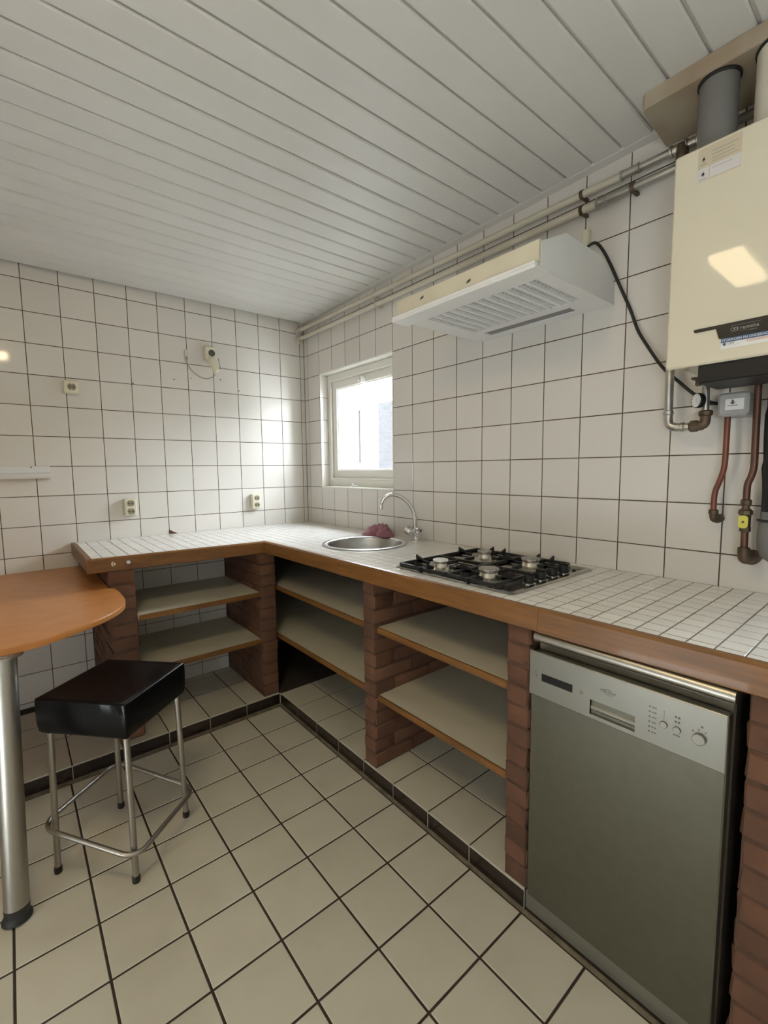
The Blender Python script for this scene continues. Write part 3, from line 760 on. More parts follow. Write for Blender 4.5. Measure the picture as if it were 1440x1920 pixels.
# cable to the hood
cb_ = ob('power_cable', MB().tube(bez([(-.03, -2.047, 2.038), (-.022, -2.075, 2.048), (-.016, -2.10, 2.018), (-.012, -2.13, 1.955), (-.012, -2.162, 1.878), (-.014, -2.20, 1.79), (-.016, -2.228, 1.715), (-.020, -2.262, 1.655), (-.024, -2.298, 1.597), (-.026, -2.325, 1.562), (-.026, -2.358, 1.528), (-.027, -2.400, 1.485), (-.027, -2.437, 1.458), (-.028, -2.480, 1.441)], 6), .0048, 8), CABLE, None, ang=60)
tag(cb_, 'black power cable hanging down the tiles from the hood to the boiler', 'cable')
ob('end_clip', MB().box(-.026, -.001, -2.053, -2.030, 2.03, 2.105, .003), BEIGE, cb_, label='ivory trunking piece at the top')

# ------------------------------------------------------------------ pipes along the wall
def coupling(mb, c, ax, r, l): mb.lathe([(r*.8, -l/2), (r, -l/2+.002), (r, -l/2+.008), (r*.88, -l/2+.010), (r*.88, l/2-.010), (r, l/2-.008), (r, l/2-.002), (r*.8, l/2)], c, ax, 16)
up_ = thing('wall_pipe', 'upper of the two cream pipes under the ceiling', 'pipe', (-.045, -1.2, 2.21), 'pipes along the right wall')
UX = -.042
ob('painted_run', MB().tube([(UX, -2.165, 2.216), (UX, -1.5, 2.2195), (UX, -.8, 2.2225), (UX, -.03, 2.226)], .0125, 14), WPIPE, up_)
m = MB(); coupling(m, (UX, -2.195, 2.2160), (0, 1, 0), .0155, .062); m.tube([(UX, -2.22, 2.2155), (UX, -2.31, 2.2150)], .0115, 12); coupling(m, (UX, -2.335, 2.215), (0, 1, 0), .017, .05)
m.tube([(UX, -2.345, 2.215), (UX, -2.75, 2.213)], .012, 12); coupling(m, (UX, -2.40, 2.215), (0, 1, 0), .016, .04)
ob('galvanised_end', m, GALV, up_, label='bare galvanised end with couplings')
ob('tee', MB().lathe([(.014, 0), (.0165, .006), (.0165, .042), (.014, .046)], (UX-.004, -2.345, 2.174), (0, 0, 1), 16), BRONZE, up_, label='dark tee fitting')
ob('elbow', MB().tube(bez([(UX, -.04, 2.226), (UX, -.020, 2.226), (UX-.003, -.012, 2.215), (UX-.004, -.012, 2.20)], 5), .016, 14).lathe([(.024, 0), (.024, .004), (.018, .006)], (UX, -.001, 2.226), (0, -1, 0), 18), WPIPE, up_)
lo_ = thing('wall_pipe', 'lower of the two cream pipes under the ceiling, just above the extractor hood', 'pipe', (-.045, -1.2, 2.16), 'pipes along the right wall')
LZ = lambda y: 2.163-.001*y*0
ob('painted_run', MB().tube([(UX, -2.085, 2.164), (UX, -1.0, 2.165), (UX, -.03, 2.168)], .0130, 14), WPIPE, lo_)
m = MB(); coupling(m, (UX, -2.105, 2.164), (0, 1, 0), .0165, .04); m.tube([(UX, -2.11, 2.164), (UX, -2.21, 2.1635)], .0145, 14)
ob('bare_end', m.tube([(UX, -2.21, 2.1635), (UX, -2.75, 2.161)], .0115, 12), GALV, lo_, label='bare grey end running behind the boiler')
ob('elbow', MB().tube(bez([(UX, -.04, 2.168), (UX, -.022, 2.168), (UX-.003, -.014, 2.158), (UX-.004, -.014, 2.14)], 5), .017, 14).lathe([(.026, 0), (.026, .004), (.019, .006)], (UX, -.001, 2.166), (0, -1, 0), 18), WPIPE, lo_)
for par, y, z, r_ in ((up_, -.845, 2.2225, .0150), (up_, -2.035, 2.2168, .0150), (lo_, -.87, 2.1652, .0155), (lo_, -2.035, 2.164, .0155), (lo_, -2.205, 2.1635, .0165)):
    ob('bracket', MB().lathe([(r_-.002, -.006), (r_, -.006), (r_, .006), (r_-.002, .006)], (UX, y, z), (0, 1, 0), 18).box(UX+.010, -.001, y-.006, y+.006, z-.012, z-.002, .001), BRONZE if y < -.9 else WPIPE, par)

# ------------------------------------------------------------------ flues and ceiling board
bd = ob('ceiling_board', MB().prism([(-.224, -2.305), (-.224, -2.86), (-.001, -2.86), (-.001, -2.285), (-.212, -2.295)], 2, 2.3015, 2.259, .003), BOARD)
tag(bd, 'mottled brown painted board on the ceiling around the flue pipes above the boiler', 'board')
fl = thing('flue_pipe', 'grey plastic flue pipe rising from the boiler to the ceiling board', 'pipe', (-.172, -2.466, 2.04))
ob('pipe', MB().lathe([(.0435, 0), (.0435, .214)], (-.172, -2.466, 2.046), n=32), GREYP, fl)
ob('ceiling_ring', MB().lathe([(.046, 0), (.048, .002), (.048, .007)], (-.172, -2.466, 2.2515), n=32), RUBBER, fl)
ob('collar', MB().lathe([(.053, 0), (.053, .022), (.049, .030), (.045, .030)], (-.172, -2.466, 2.040), n=32), WFLUE, fl, label='cream collar on the boiler top')
f2_ = thing('flue_pipe', 'cream flue pipe at the right edge, beside the grey one on top of the boiler', 'pipe', (-.172, -2.602, 2.04))
ob('pipe', MB().lathe([(.058, 0), (.058, .219)], (-.172, -2.602, 2.041), n=32), WFLUE, f2_)
ob('ceiling_ring', MB().lathe([(.060, 0), (.062, .002), (.062, .006)], (-.172, -2.602, 2.2525), n=32), RUBBER, f2_)

# ------------------------------------------------------------------ boiler
BX, BL, BRt, BZ0, BZ1 = -.300, -2.415, -2.815, 1.520, 2.040
boi = thing('wall_boiler', 'cream wall-mounted combi boiler with a black name badge', 'boiler', (-.15, -2.615, 1.52))
ob('casing', MB().box(BX+.004, -.012, BRt, BL, BZ0+.012, BZ1, .004), BOILER, boi)
ob('front_cover', MB().box(BX, BX+.02, BRt, BL+.001, BZ0-.002, BZ1+.004, .004), BOILER, boi)
XF = BX-.0006
badge = [(-2.4765, 1.6055), (-2.4765, 1.6000), (-2.479, 1.5980), (-2.5215, 1.5980), (-2.5235, 1.5965), (-2.530, 1.5735), (-2.5325, 1.5720), (-2.6975, 1.5720), (-2.700, 1.5735), (-2.7065, 1.5965), (-2.7085, 1.598), (-2.751, 1.598), (-2.7535, 1.600), (-2.7535, 1.6055)]
bdg = ob('badge', MB().prism(badge, 0, BX+.001, BX-.0035), BADGE, boi, label='black name badge')
XB = BX-.0038; NX, UZ = (0, -1, 0), (0, 0, 1)
text('lettering', 'remeha', .0112, (XB, -2.5715, 1.5890), NX, UZ, GREYT, bdg, sx=1.05)
text('lettering', 'avanta', .0040, (XB, -2.5900, 1.5812), NX, UZ, GREYT, bdg, sx=1.3)
lg = MB(); lg.box(XB, XB-.0003, -2.5530, -2.6100, 1.5970, 1.5974).box(XB, XB-.0003, -2.5530, -2.5870, 1.5828, 1.5831)
for yy in (-2.5570, -2.5640):
    lg.lathe([(.0036, 0), (.0036, .0004), (.0024, .0004), (.0024, 0)], (XB+.0001, yy, 1.5890), (-1, 0, 0), 18)
lg.box(XB, XB-.0004, -2.5672, -2.5680, 1.5855, 1.5925)
ob('logo', lg, GREYT, bdg, smooth=False)
stk = ob('sticker', MB().box(BX, BX-.0006, -2.5345, -2.692, 1.5470, 1.5716), WPRINT, boi, smooth=False, label='service sticker under the badge')
ob('banner', MB().box(BX-.0005, BX-.0010, -2.5345, -2.692, 1.5612, 1.5716), BLUE, stk, smooth=False, label='blue banner')
text('lettering', 'STORINGEN EN ONDERHOUD', .0078, (BX-.0011, -2.5360, 1.5662), NX, UZ, WPRINT, stk, sx=.92)
ob('emblem', MB().lathe([(.0034, 0), (.0034, .0004)], (BX-.0006, -2.5415, 1.5575), (-1, 0, 0), 16), BLUE, stk)
text('lettering', 'OMS', .0058, (BX-.0007, -2.5470, 1.5575), NX, UZ, DGREYT, stk, sx=1.2)
mm = MB().box(BX-.0005, BX-.0009, -2.5395, -2.5715, 1.5532, 1.5536)
ob('print_line', mm, GREYT, stk, smooth=False)
mm = MB()
for z in (1.5590, 1.5570, 1.5550): mm.box(BX-.0005, BX-.0009, -2.585, -2.650, z, z+.0009)
ob('print_line', mm, RPRINT, stk, smooth=False)
# labels at the top of the front
lb = ob('sticker', MB().box(BX, BX-.0006, -2.466, -2.553, 1.960, 2.036), LABELY, boi, smooth=False, label='yellowed warning label at the top of the front')
mm = MB().box(BX-.0005, BX-.0009, -2.492, -2.553, 1.962, 1.990); ob('print_field', mm, LABELP, lb, smooth=False)
ob('print_field', MB().box(BX-.0005, BX-.0009, -2.4665, -2.4900, 1.9595, 1.990), LABELP, lb, smooth=False)
mm = MB()
for zc in (2.010, 1.976):
    mm.prism([(-2.478, zc+.008), (-2.4745, zc-.002), (-2.4815, zc-.002)], 0, BX-.0006, BX-.0011); mm.box(BX-.0006, BX-.0011, -2.4755, -2.4805, zc-.006, zc+.002)
    mm.box(BX-.0006, BX-.0011, -2.470, -2.486, zc-.0125, zc-.0105)
for z in (2.021, 2.0125, 2.004, 1.997, 1.982): mm.box(BX-.0006, BX-.0011, -2.496, -2.496-rnd(.04, .054), z, z+.0012)
ob('print_line', mm, GREYT, lb, smooth=False)
# black control box below the front
ob('control_box', MB().box(-.288, -.130, -2.485, -2.745, 1.474, BZ0+.010, .003), BLACKP, boi, label='black control box under the front')
ob('bracket_tab', MB().box(-.235, -.205, -2.455, -2.490, 1.494, 1.500, .001).box(-.225, -.213, -2.462, -2.474, 1.478, 1.496, .001), BRONZE, boi)
# pipework below
p_ = thing('boiler_pipework', 'galvanised pipes with a pressure gauge bending under the boiler', 'pipe', (-.08, -2.38, 1.38))
ob('drop_pipe', MB().tube([(-.08, -2.351, 1.60), (-.08, -2.352, 1.424)], .0118, 16), GALV, p_)
ob('bend', MB().tube(bez([(-.08, -2.352, 1.430), (-.08, -2.353, 1.404), (-.08, -2.359, 1.389), (-.08, -2.374, 1.382), (-.08, -2.398, 1.3815)], 6), .0125, 16).lathe([(.0125, 0), (.0145, .002), (.0145, .012), (.0125, .014)], (-.08, -2.352, 1.420), n=16).lathe([(.0125, 0), (.0145, .002), (.0145, .010), (.0125, .012)], (-.08, -2.386, 1.3815), (0, -1, 0), n=16), GALV, p_)
m = MB().tube([(-.08, -2.398, 1.3815), (-.08, -2.414, 1.3815)], .0105, 14)
ob('nipple', m, GALV, p_)
m = MB().lathe([(.013, 0), (.017, .004), (.017, .020), (.014, .026), (.013, .036)], (-.08, -2.410, 1.3815), (0, -1, 0), 8); m.tube(bez([(-.08, -2.430, 1.3815), (-.08, -2.446, 1.385), (-.08, -2.450, 1.398), (-.08, -2.450, 1.414)], 5), .0135, 14)
m.lathe([(.014, 0), (.0185, .005), (.0185, .015), (.0145, .018)], (-.08, -2.450, 1.407), n=8)
ob('elbow_fitting', m, BRONZE, p_, label='tarnished bronze elbow')
ob('riser', MB().tube([(-.08, -2.449, 1.42), (-.08, -2.447, 1.53)], .0098, 14), GALV, p_)
ga = ob('gauge', MB().lathe([(.004, 0), (.006, .010), (.020, .012), (.0215, .016), (.0215, .026), (.0195, .028), (.0195, .026), (0, .026)], (-.084, -2.448, 1.453), Vector((-.80, .60, 0)), 28), BLACKP, p_, label='round pressure gauge')
ax = Vector((-.80, .60, 0)).normalized(); gc = Vector((-.084, -2.448, 1.453))+ax*.0262
ob('dial', MB().lathe([(.0195, 0), (.0195, .0006)], gc, ax, 28), WPRINT, ga, label='white dial')
gx = Vector((-.60, -.80, 0)); mm = MB()
def on_dial(u, v): return gc+ax*.0009+gx*u+Vector((0, 0, v))
mm.add([on_dial(-.0006, -.009), on_dial(.0006, -.009), on_dial(.0005, .006), on_dial(-.0005, .006)], [(0, 1, 2, 3)])
for k in range(9):
    a = math.radians(225-k*33.75); c_, s2 = math.cos(a), math.sin(a)
    mm.add([on_dial(c_*.0135-s2*.0006, s2*.0135+c_*.0006), on_dial(c_*.0135+s2*.0006, s2*.0135-c_*.0006), on_dial(c_*.017+s2*.0006, s2*.017-c_*.0006), on_dial(c_*.017-s2*.0006, s2*.017+c_*.0006)], [(0, 1, 2, 3)])
ob('dial_mark', mm, DGREYT, ga, smooth=False)
gb = thing('drain_funnel', 'grey plastic safety drain funnel with a white arrow sticker under the boiler', 'funnel', (-.09, -2.52, 1.40))
ob('body', MB().prism(rrect(-2.556, -2.484, 1.4015, 1.466, .012), 0, -.012, -.106, .006), GREYBOX, gb)
stq = ob('sticker', MB().box(-.1062, -.1068, -2.503, -2.545, 1.4175, 1.4475), WPRINT, gb, smooth=False, label='white sticker with a down arrow')
mm = MB().prism([(-2.5195, 1.4315), (-2.5125, 1.4380), (-2.5168, 1.4380), (-2.5168, 1.4450), (-2.5222, 1.4450), (-2.5222, 1.4380), (-2.5265, 1.4380)], 0, -.1066, -.1071).box(-.1066, -.1071, -2.508, -2.531, 1.4285, 1.4303)
ob('arrow', mm, DGREYT, stq, smooth=False)
c1 = thing('copper_pipe', 'short reddish copper pipe bending to the wall below the grey funnel', 'pipe', (-.07, -2.49, 1.11))
ob('pipe', MB().tube(bez([(-.07, -2.5015, 1.408), (-.07, -2.5015, 1.33), (-.069, -2.500, 1.262), (-.062, -2.490, 1.222), (-.054, -2.479, 1.192), (-.052, -2.4755, 1.165), (-.052, -2.476, 1.128)], 6), .0078, 14), COPPER, c1, ang=60)
ob('elbow', MB().lathe([(.009, 0), (.0125, .002), (.0125, .014), (.010, .016)], (-.052, -2.476, 1.118), n=14).tube(bez([(-.052, -2.476, 1.124), (-.052, -2.4765, 1.112), (-.046, -2.478, 1.105), (-.030, -2.480, 1.104)], 5), .0105, 12).lathe([(.011, 0), (.013, .003), (.013, .034)], (-.036, -2.480, 1.104), (1, 0, 0), 14), BRONZE, c1, label='dark elbow into the wall')
c2 = thing('gas_pipe', 'long dark copper gas pipe with a yellow-handled valve at the right edge', 'pipe', (-.07, -2.56, 1.0))
ob('pipe', MB().tube(bez([(-.075, -2.567, 1.545), (-.075, -2.568, 1.40), (-.075, -2.569, 1.30), (-.075, -2.569, 1.258), (-.073, -2.564, 1.232), (-.07, -2.557, 1.212), (-.07, -2.556, 1.190), (-.07, -2.556, 1.165)], 6), .0088, 14), DCOPPER, c2, ang=60)
m = MB().lathe([(.010, 0), (.013, .002), (.013, .014), (.010, .017)], (-.07, -2.556, 1.152), n=8).lathe([(.0095, 0), (.0095, .02)], (-.07, -2.556, 1.135), n=14)
m.lathe([(.014, 0), (.017, .002), (.017, .013), (.013, .016), (.0125, .018)], (-.07, -2.556, 1.124), n=8).lathe([(.0125, 0), (.0125, .035), (.0125, .042)], (-.07, -2.557, 1.088), n=14).lathe([(.010, 0), (.0135, .002), (.0135, .014), (.011, .016)], (-.07, -2.557, 1.076), n=8)
ob('valve', m, BRONZE, c2)
hd = MB().prism([(p[0], p[1]) for p in rrect(-2.567, -2.545, 1.088, 1.124, .009)], 0, -.092, -.084, .002)
vh = ob('valve_handle', hd, YELLOW, c2, label='yellow valve handle')
ob('screw', MB().lathe([(.0032, 0), (.0032, .002)], (-.0918, -2.556, 1.106), (-1, 0, 0), 10), DGREYT, vh)
ob('lower_pipe', MB().tube([(-.07, -2.557, 1.08), (-.07, -2.558, 1.02)], .0090, 14), DCOPPER, c2)
ob('wall_elbow', MB().lathe([(.011, 0), (.0155, .003), (.0155, .018), (.013, .022)], (-.07, -2.558, 1.010), n=16).tube(bez([(-.07, -2.558, 1.018), (-.07, -2.559, 1.003), (-.058, -2.563, .997), (-.03, -2.566, .997)], 5), .0150, 14).lathe([(.016, 0), (.021, .006), (.021, .030)], (-.032, -2.566, .997), (1, 0, 0), 18), BRONZE, c2, label='dark wall elbow')
gp = thing('waste_hose', 'dark waste hose dropping into a grey trap at the right edge', 'hose', (-.075, -2.62, .96))
ob('hose', MB().tube(bez([(-.08, -2.612, 1.50), (-.08, -2.612, 1.42), (-.08, -2.614, 1.30), (-.08, -2.622, 1.2), (-.08, -2.622, 1.12)], 5), [.022]*6+[.026]*6+[.031]*9, 18), BLACKP, gp, ang=60)
ob('trap', MB().lathe([(.034, 0.0), (.0345, -.02), (.034, -.022), (.038, -.03), (.040, -.07), (.038, -.10), (.030, -.125), (.012, -.138), (0, -.138)], (-.08, -2.6255, 1.138), n=24), GREYP, gp, label='grey plastic trap')
ob('trap_ring', MB().lathe([(.035, 0), (.042, .002), (.042, .005), (.035, .007)], (-.08, -2.6255, 1.110), n=24), RUBBER, gp)

# ------------------------------------------------------------------ dishwasher
DL, DR, DX = -2.232, -2.672, -.622
dw = thing('dishwasher', 'slim free-standing silver dishwasher under the right part of the worktop', 'dishwasher', (-.33, -2.45, 0))
ob('casing', MB().box(-.585, -.05, DR+.004, DL-.002, .02, .800, .004), STEEL, dw)
ob('worktop_lid', MB().prism([(-.585, .800), (-.604, .800), (-.613, .804), (-.6165, .811), (-.616, .820), (-.611, .827), (-.602, .830), (-.05, .830), (-.05, .800)], 1, DR, DL-.004), STEEL, dw, ang=40)
door = ob('door', MB().box(DX+.001, -.588, DR+.006, DL-.001, .068, .775, .003), DISHD, dw)
HY0_, HY1_, HZ0, HZ1 = -2.499, -2.397, .6735, .7100
pz0, pz1 = .662, .782
pb = MB()
O4 = [(DR+.006, pz0), (DL, pz0), (DL, pz1), (DR+.006, pz1)]; I4 = [(HY0_, HZ0), (HY1_, HZ0), (HY1_, HZ1), (HY0_, HZ1)]; Oi = inset(O4, .002)
vs_ = [(DX+.002, *p) for p in O4]+[(DX-.0045, *p) for p in O4]+[(DX-.006, *p) for p in Oi]+[(DX-.006, *p) for p in I4]+[(DX+.002, *p) for p in I4]
fs_ = [(4*k+i, 4*k+(i+1) % 4, 4*((k+1) % 5)+(i+1) % 4, 4*((k+1) % 5)+i) for k in range(5) for i in range(4)]
pb.add(vs_, fs_)
pan = ob('control_panel', pb, DISHP, dw, label='lighter silver control panel')
hp_ = MB().box(DX+.018, DX+.020, HY0_, HY1_, HZ0, HZ1).box(DX-.004, DX+.02, HY1_, HY1_+.001, HZ0, HZ1).box(DX-.004, DX+.02, HY0_-.001, HY0_, HZ0, HZ1)
hp_.tube([(DX+.006, HY0_, HZ0+.014), (DX+.006, HY1_, HZ0+.014)], .008, 12)
ob('door_handle', hp_, DISHP, door, label='recessed door handle')
ob('display', MB().box(DX-.0064, DX-.0055, -2.353, -2.269, .7085, .7285), DISPLAY, pan, smooth=False, label='black display strip')
xk = DX-.006
for y, z, r_, d_ in ((-2.556, .717, .0075, .004), (-2.581, .716, .0075, .004), (-2.621, .716, .0115, .008), (-2.252, .718, .0042, .003), (-2.375, .718, .0042, .003)):
    ob('button', MB().lathe([(r_, 0), (r_, d_-.001), (r_-.001, d_), (0, d_)], (xk, y, z), (-1, 0, 0), 20), DISHP, pan)
mm = MB()
for k in range(6):
    z = .744-.0112*k
    mm.box(xk, xk-.0004, -2.5265, -2.5295, z, z+.0035)
    for q in range(2): mm.box(xk, xk-.0004, -2.533-.005*q, -2.5362-.005*q, z+.0005, z+.003)
mm.box(xk, xk-.0004, -2.5555, -2.5562, .728, .748)
for z in (.741, .731):
    for q in range(2): mm.box(xk, xk-.0004, -2.576-.006*q, -2.580-.006*q, z, z+.004)
for q in range(3): mm.box(xk, xk-.0004, -2.575-.0045*q, -2.578-.0045*q, .702, .705)
mm.box(xk, xk-.0004, -2.6225, -2.6265, .7395, .7435)
for a in (60, 100, 140): mm.box(xk, xk-.0004, -2.621-.017*math.cos(math.radians(a)), -2.621-.017*math.cos(math.radians(a))-.003, .716+.017*math.sin(math.radians(a)), .716+.017*math.sin(math.radians(a))+.0025)
mm.box(xk, xk-.0004, -2.2505, -2.2535, .7265, .7295)
ob('printed_mark', mm, DGREYT, pan, smooth=False)
text('lettering', 'Whirlpool', .0105, (xk-.0002, -2.4200, .7430), NX, UZ, DGREYT, pan, shear=.25, sx=.80)
sw = []
for k in range(28):
    a = 2*math.pi*k/28+.9
    if k < 21: sw.append(Vector((xk-.0003, -2.4405-.011*math.cos(a), .7425+.0065*math.sin(a)-.0012*math.cos(a))))
ob('logo_ring', MB().tube(sw, .00045, 6), DGREYT, pan)
ob('kick_plate', MB().box(-.606, -.590, DR+.004, DL+.012, .006, .060, .002), DISHP, dw, label='silver kick plate')
for y in (DL-.03, DR+.03):
    ob('foot', MB().lathe([(.018, 0), (.018, .008), (.009, .010), (.009, .022)], (-.56, y, 0), n=14).lathe([(.018, 0), (.018, .008), (.009, .010), (.009, .022)], (-.10, y, 0), n=14), RUBBER, dw)

# ------------------------------------------------------------------ table
tb = thing('wall_table', 'cherry-coloured laminate table top against the tiled wall on one steel leg', 'table', (-1.9, -.62, 0))
TT = .768
out = [(-2.45, -1.262), (-1.90, -1.252), (-1.718, -1.240), (-1.631, -1.222), (-1.556, -1.178), (-1.471, -1.117), (-1.421, -1.067), (-1.385, -1.015), (-1.362, -.962), (-1.350, -.905), (-1.345, -.83), (-1.344, -.75), (-1.350, -.672), (-1.367, -.660), (-1.367, -.003), (-2.45, -.003)]
sm = [tuple(v) for v in [Vector(p).to_3d() for p in out]]
curve = [v.to_2d() for v in bez(sm[:12], 4)]
outl = [tuple(v) for v in curve]+[out[12], out[13], out[14], out[15]]
ob('table_top', MB().prism(outl, 2, TT-.0195, TT-.0004), TABLE, tb, ang=30)
eb = [Vector(p) for p in outl[:-2]]
m = MB(); k0 = [(0.0006, TT-.0200), (.0025, TT-.0190), (.0025, TT-.0020), (.0008, TT), (-.002, TT)]
vs_ = []; fs_ = []
for i, p in enumerate(eb):
    a = eb[max(i-1, 0)]; b = eb[min(i+1, len(eb)-1)]; d = (b-a).normalized(); nn = Vector((d.y, -d.x))
    for q, z in k0: vs_.append((p.x+nn.x*q, p.y+nn.y*q, z))
kk = len(k0)
for i in range(len(eb)-1):
    for q in range(kk-1): fs_.append((i*kk+q, i*kk+q+1, (i+1)*kk+q+1, (i+1)*kk+q))
ob('edge_band', MB().add(vs_, fs_), TEDGE, tb, ang=50)
b0 = Vector((-1.733, -1.306, 0)); b1 = Vector((-1.712, -1.222, TT-.020)); ax = (b1-b0)
lp = lambda t: b0+ax*t
leg = ob('leg', MB().tube([lp(.045), lp(1.0)], .0300, 28), LEGS, tb, label='round satin steel leg')
ob('foot', MB().lathe([(.030, 0), (.036, .002), (.036, .009), (.033, .014), (.030, .018), (.030, .030), (.0305, .040)], b0, (ax.x, ax.y, ax.z), n=28), RUBBER, leg, label='black levelling foot')
ob('leg_plate', MB().lathe([(.045, -.006), (.045, 0)], b1, n=24), LEGS, leg)

# ------------------------------------------------------------------ bar stool
SCX, SCY = -1.437, -1.203
st = thing('bar_stool', 'low bar stool with a square black leatherette seat and steel legs', 'stool', (SCX, SCY, 0))
hd_ = .216; corners = [(-1.653, -1.176), (-1.447, -1.402), (-1.222, -1.203), (-1.430, -.982)]
seat = bmesh.new(); NN = 16
def bl(u, v):
    a, b, c, d = [Vector(q) for q in corners]
    return a*(1-u)*(1-v)+b*u*(1-v)+c*u*v+d*(1-u)*v
grid = {}
for i in range(NN+1):
    for j in range(NN+1):
        u, v = i/NN, j/NN; p = bl(u, v)
        sag = -.010*math.sin(math.pi*u)*math.sin(math.pi*v)
        grid[(i, j)] = seat.verts.new((p.x, p.y, .577+sag))
for i in range(NN):
    for j in range(NN): seat.faces.new([grid[(i, j)], grid[(i+1, j)], grid[(i+1, j+1)], grid[(i, j+1)]])
rim = [(i, 0) for i in range(NN)]+[(NN, j) for j in range(NN)]+[(i, NN) for i in range(NN, 0, -1)]+[(0, j) for j in range(NN, 0, -1)]
prev = [grid[k] for k in rim]; cc = Vector((SCX, SCY))
for z, s2 in ((.572, 1.005), (.54, 1.01), (.50, 1.006), (.468, .985), (.462, .93)):
    cur = []
    for k in rim:
        p = bl(k[0]/NN, k[1]/NN); q = cc+(p-cc)*s2; cur.append(seat.verts.new((q.x, q.y, z)))
    for a in range(len(rim)):
        b = (a+1) % len(rim); seat.faces.new([prev[a], prev[b], cur[b], cur[a]])
    prev = cur
seat.faces.new(prev)
bmesh.ops.recalc_face_normals(seat, faces=seat.faces)
sb = MB(); seat.verts.index_update(); sb.add([v.co for v in seat.verts], [[v.index for v in f.verts] for f in seat.faces]); seat.free()
so = ob('seat', sb, LEATHER, st, ang=180, label='square black leatherette seat')
md = so.modifiers.new('round', 'BEVEL'); md.width = .010; md.segments = 3; md.limit_method = 'ANGLE'; md.angle_limit = math.radians(40)
ins = 0.93; sp = [cc+(Vector(q)-cc)*.985 for q in corners]
sm_ = MB().tube([(p.x, p.y, .5745) for p in sp]+[(sp[0].x, sp[0].y, .5745)], .0022, 6)
lg_pos = [(-1.630, -1.196), (-1.447, -1.395), (-1.248, -1.216), (-1.423, -1.008)]
ring_z = [.165, .108, .100, .158]
for (x, y) in lg_pos:
    d = Vector((x-SCX, y-SCY)); top = Vector((SCX, SCY))+d*.955
    l_ = ob('leg', MB().tube([(top.x, top.y, .466), (x, y, .020)], .0093, 14), LEGS, st)
    ob('foot', MB().lathe([(.0105, 0), (.0115, .002), (.0115, .016), (.0105, .022), (.0093, .022)], (x, y, 0), n=14), RUBBER, l_, label='black rubber foot')
rp = []; RR = .048
for k in range(4):
    (x, y) = lg_pos[k]; d = (Vector((x, y))-Vector((SCX, SCY))).normalized(); q = Vector((-d.y, d.x))
    c0 = Vector((x, y))+d*(.0165-RR)
    for a in range(-45, 46, 10):
        pt = c0+(d*math.cos(math.radians(a))+q*math.sin(math.radians(a)))*RR*(1 if k in (1, 3) or True else 1)
        rp.append(pt)
o4 = [Vector(p) for p in lg_pos]; e1 = o4[1]-o4[0]; e2 = o4[3]-o4[0]; det = e1.x*e2.y-e1.y*e2.x
def ring_h(p):
    v = p-o4[0]; u_ = (v.x*e2.y-v.y*e2.x)/det; w_ = (e1.x*v.y-e1.y*v.x)/det
    return ring_z[0]+u_*(ring_z[1]-ring_z[0])+w_*(ring_z[3]-ring_z[0])
step = 10; out_ = []
for k in range(4):
    seg = rp[k*step:(k+1)*step]
    ang = [math.atan2(p.y-SCY, p.x-SCX) for p in seg]
    out_.append(seg)
order = sorted(range(4), key=lambda k: math.atan2(lg_pos[k][1]-SCY, lg_pos[k][0]-SCX))
rp = []
for k in order: rp += [Vector((p.x, p.y, ring_h(p))) for p in out_[k]]
ob('foot_ring', MB().tube(rp+[rp[0]], .0078, 12), LEGS, st, ang=60, label='bent steel foot ring')

# ------------------------------------------------------------------ sockets and small things on the back wall
def well(mb, x, y, z, r=.0195): mb.lathe([(r+.0015, 0), (r, .0012), (r-.0015, 0), (r-.002, -.010), (0, -.010)], (x, y, z), (0, -1, 0), 24)
def socket(x, z, w_, h_, dep, wells, label, tilt=0.0, group=None):
    t = thing('wall_socket', label, 'socket', (x, 0, z), group)
    ob('housing', MB().box(x-w_/2, x+w_/2, -dep, -.001, z-h_/2, z+h_/2, .005), BEIGE, t)
    for dz in wells:
        m = MB().lathe([(.0215, 0), (.0215, .0018), (.0200, .0024), (.0185, .0010)], (x, -dep, z+dz), (0, -1, 0), 26, cap=False)
        ob('socket_ring', m, BEIGE, t)
        wl_ = ob('socket_well', MB().lathe([(.0187, .0002), (.0187, .0008), (0, .0008)], (x, -dep, z+dz), (0, -1, 0), 24), DBEIGE, t, label='round contact well with its shade painted in')
        ob('contact_hole', MB().lathe([(.0032, 0), (.0032, .0012)], (x-.0085, -dep-.0002, z+dz), (0, -1, 0), 10).lathe([(.0032, 0), (.0032, .0012)], (x+.0085, -dep-.0002, z+dz), (0, -1, 0), 10), DISPLAY, wl_)
        ob('earth_clip', MB().box(x-.003, x+.003, -dep-.003, -dep, z+dz+.013, z+dz+.0175).box(x-.003, x+.003, -dep-.003, -dep, z+dz-.0175, z+dz-.013), BEIGE, wl_)
    return t
socket(-1.384, 1.703, .066, .066, .036, [0], 'single ivory wall socket, upper left on the back wall')
socket(-1.150, 1.067, .062, .096, .040, [.0225, -.0225], 'double ivory socket above the left end of the counter')
socket(-.407, 1.060, .062, .096, .040, [.0225, -.0225], 'double ivory socket near the tiled corner')
pd = thing('plugged_socket', 'ivory wall socket with an angled plug and a looped grey cable', 'socket', (-.66, 0, 1.96))
ob('housing', MB().box(-.697, -.632, -.038, -.001, 1.935, 2.018, .005), BEIGE, pd)
ob('socket_well', MB().lathe([(.020, 0), (.020, .002), (.014, .006), (.006, .008), (0, .008)], (-.660, -.038, 1.978), (0, -1, 0), 22), DGREYT, pd, label='black round socket well')
pl = MB().box(-.022, .022, -.020, .020, -.052, .052, .010); pl.v = [(x*(1-.25*(z < 0)), y, z) for x, y, z in pl.v]
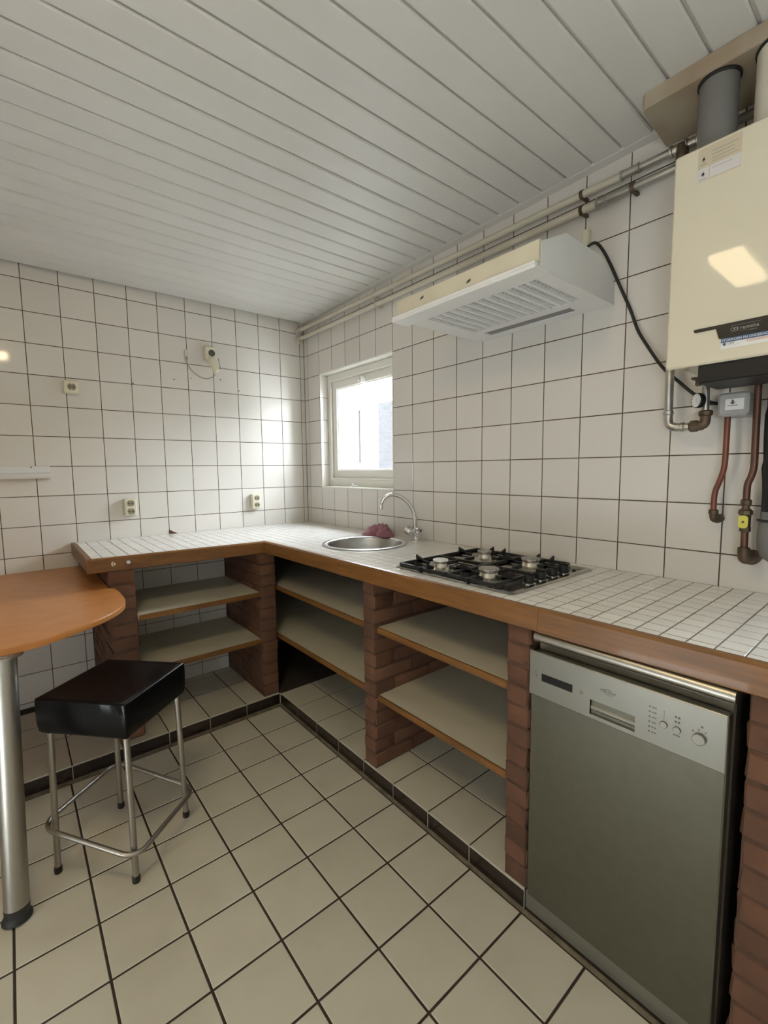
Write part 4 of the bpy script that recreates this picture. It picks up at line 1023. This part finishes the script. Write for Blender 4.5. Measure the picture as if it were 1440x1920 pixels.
pl.xform(Matrix.Translation((-.657, -.055, 1.902)) @ Matrix.Rotation(math.radians(-14), 4, 'Y') @ Matrix.Rotation(math.radians(-22), 4, 'X'))
ob('plug', pl, BEIGE, pd, label='angled ivory plug')
ob('plug_slot', MB().tube([(-.634, -.070, 1.945), (-.618, -.060, 1.885)], .0018, 6), DGREYT, pd)
ob('cord', MB().tube(bez([(-.645, -.035, 1.850), (-.662, -.020, 1.836), (-.70, -.012, 1.827), (-.745, -.008, 1.845), (-.782, -.006, 1.880), (-.800, -.006, 1.925), (-.802, -.006, 1.985)], 6), .0030, 8), GCABLE, pd, ang=60, label='grey looped cord')
ob('cord_clip', MB().box(-.808, -.797, -.010, -.001, 1.945, 1.985, .002), BEIGE, pd)
lg2 = thing('wall_ledge', 'narrow white ledge strip on the tiles at the left edge', 'ledge', (-2.0, -.02, 1.235))
ob('back_strip', MB().box(-2.5, -1.500, -.006, -.0008, 1.236, 1.300, .002), WHITE, lg2)
ob('lip', MB().prism([(-.006, 1.236), (-.034, 1.236), (-.036, 1.239), (-.036, 1.258), (-.033, 1.262), (-.006, 1.266)], 0, -2.5, -1.500), WHITE, lg2)
ob('screw', MB().lathe([(.0035, 0), (.0035, .0008)], (-1.575, -.006, 1.2935), (0, -1, 0), 10), DGREYT, lg2)
for k, (x, z) in enumerate(((-1.093, 1.757), (-.874, 1.804), (-.778, 1.821), (-.600, 1.833), (-.483, 1.776))):
    ob('drill_hole', MB().lathe([(.0042, 0), (.0042, .0004)], (x, -.0004, z), (0, -1, 0), 10), DGREYT if k != 2 else GREYT, wall_back)

# ------------------------------------------------------------------ ceiling light (behind and above the photographer)
cz = ceil_z(-1.95, -2.26)
li = thing('ceiling_light', 'lit ceiling light mirrored in the boiler front and the left wall tiles', 'lamp', (-1.84, -2.195, cz-.06))
ob('housing', MB().box(-2.11, -1.57, -2.285, -2.105, cz-.022, cz-.002, .004), WHITE, li)
ob('diffuser', MB().box(-2.08, -1.60, -2.26, -2.13, cz-.060, cz-.022, .004), LIT, li)
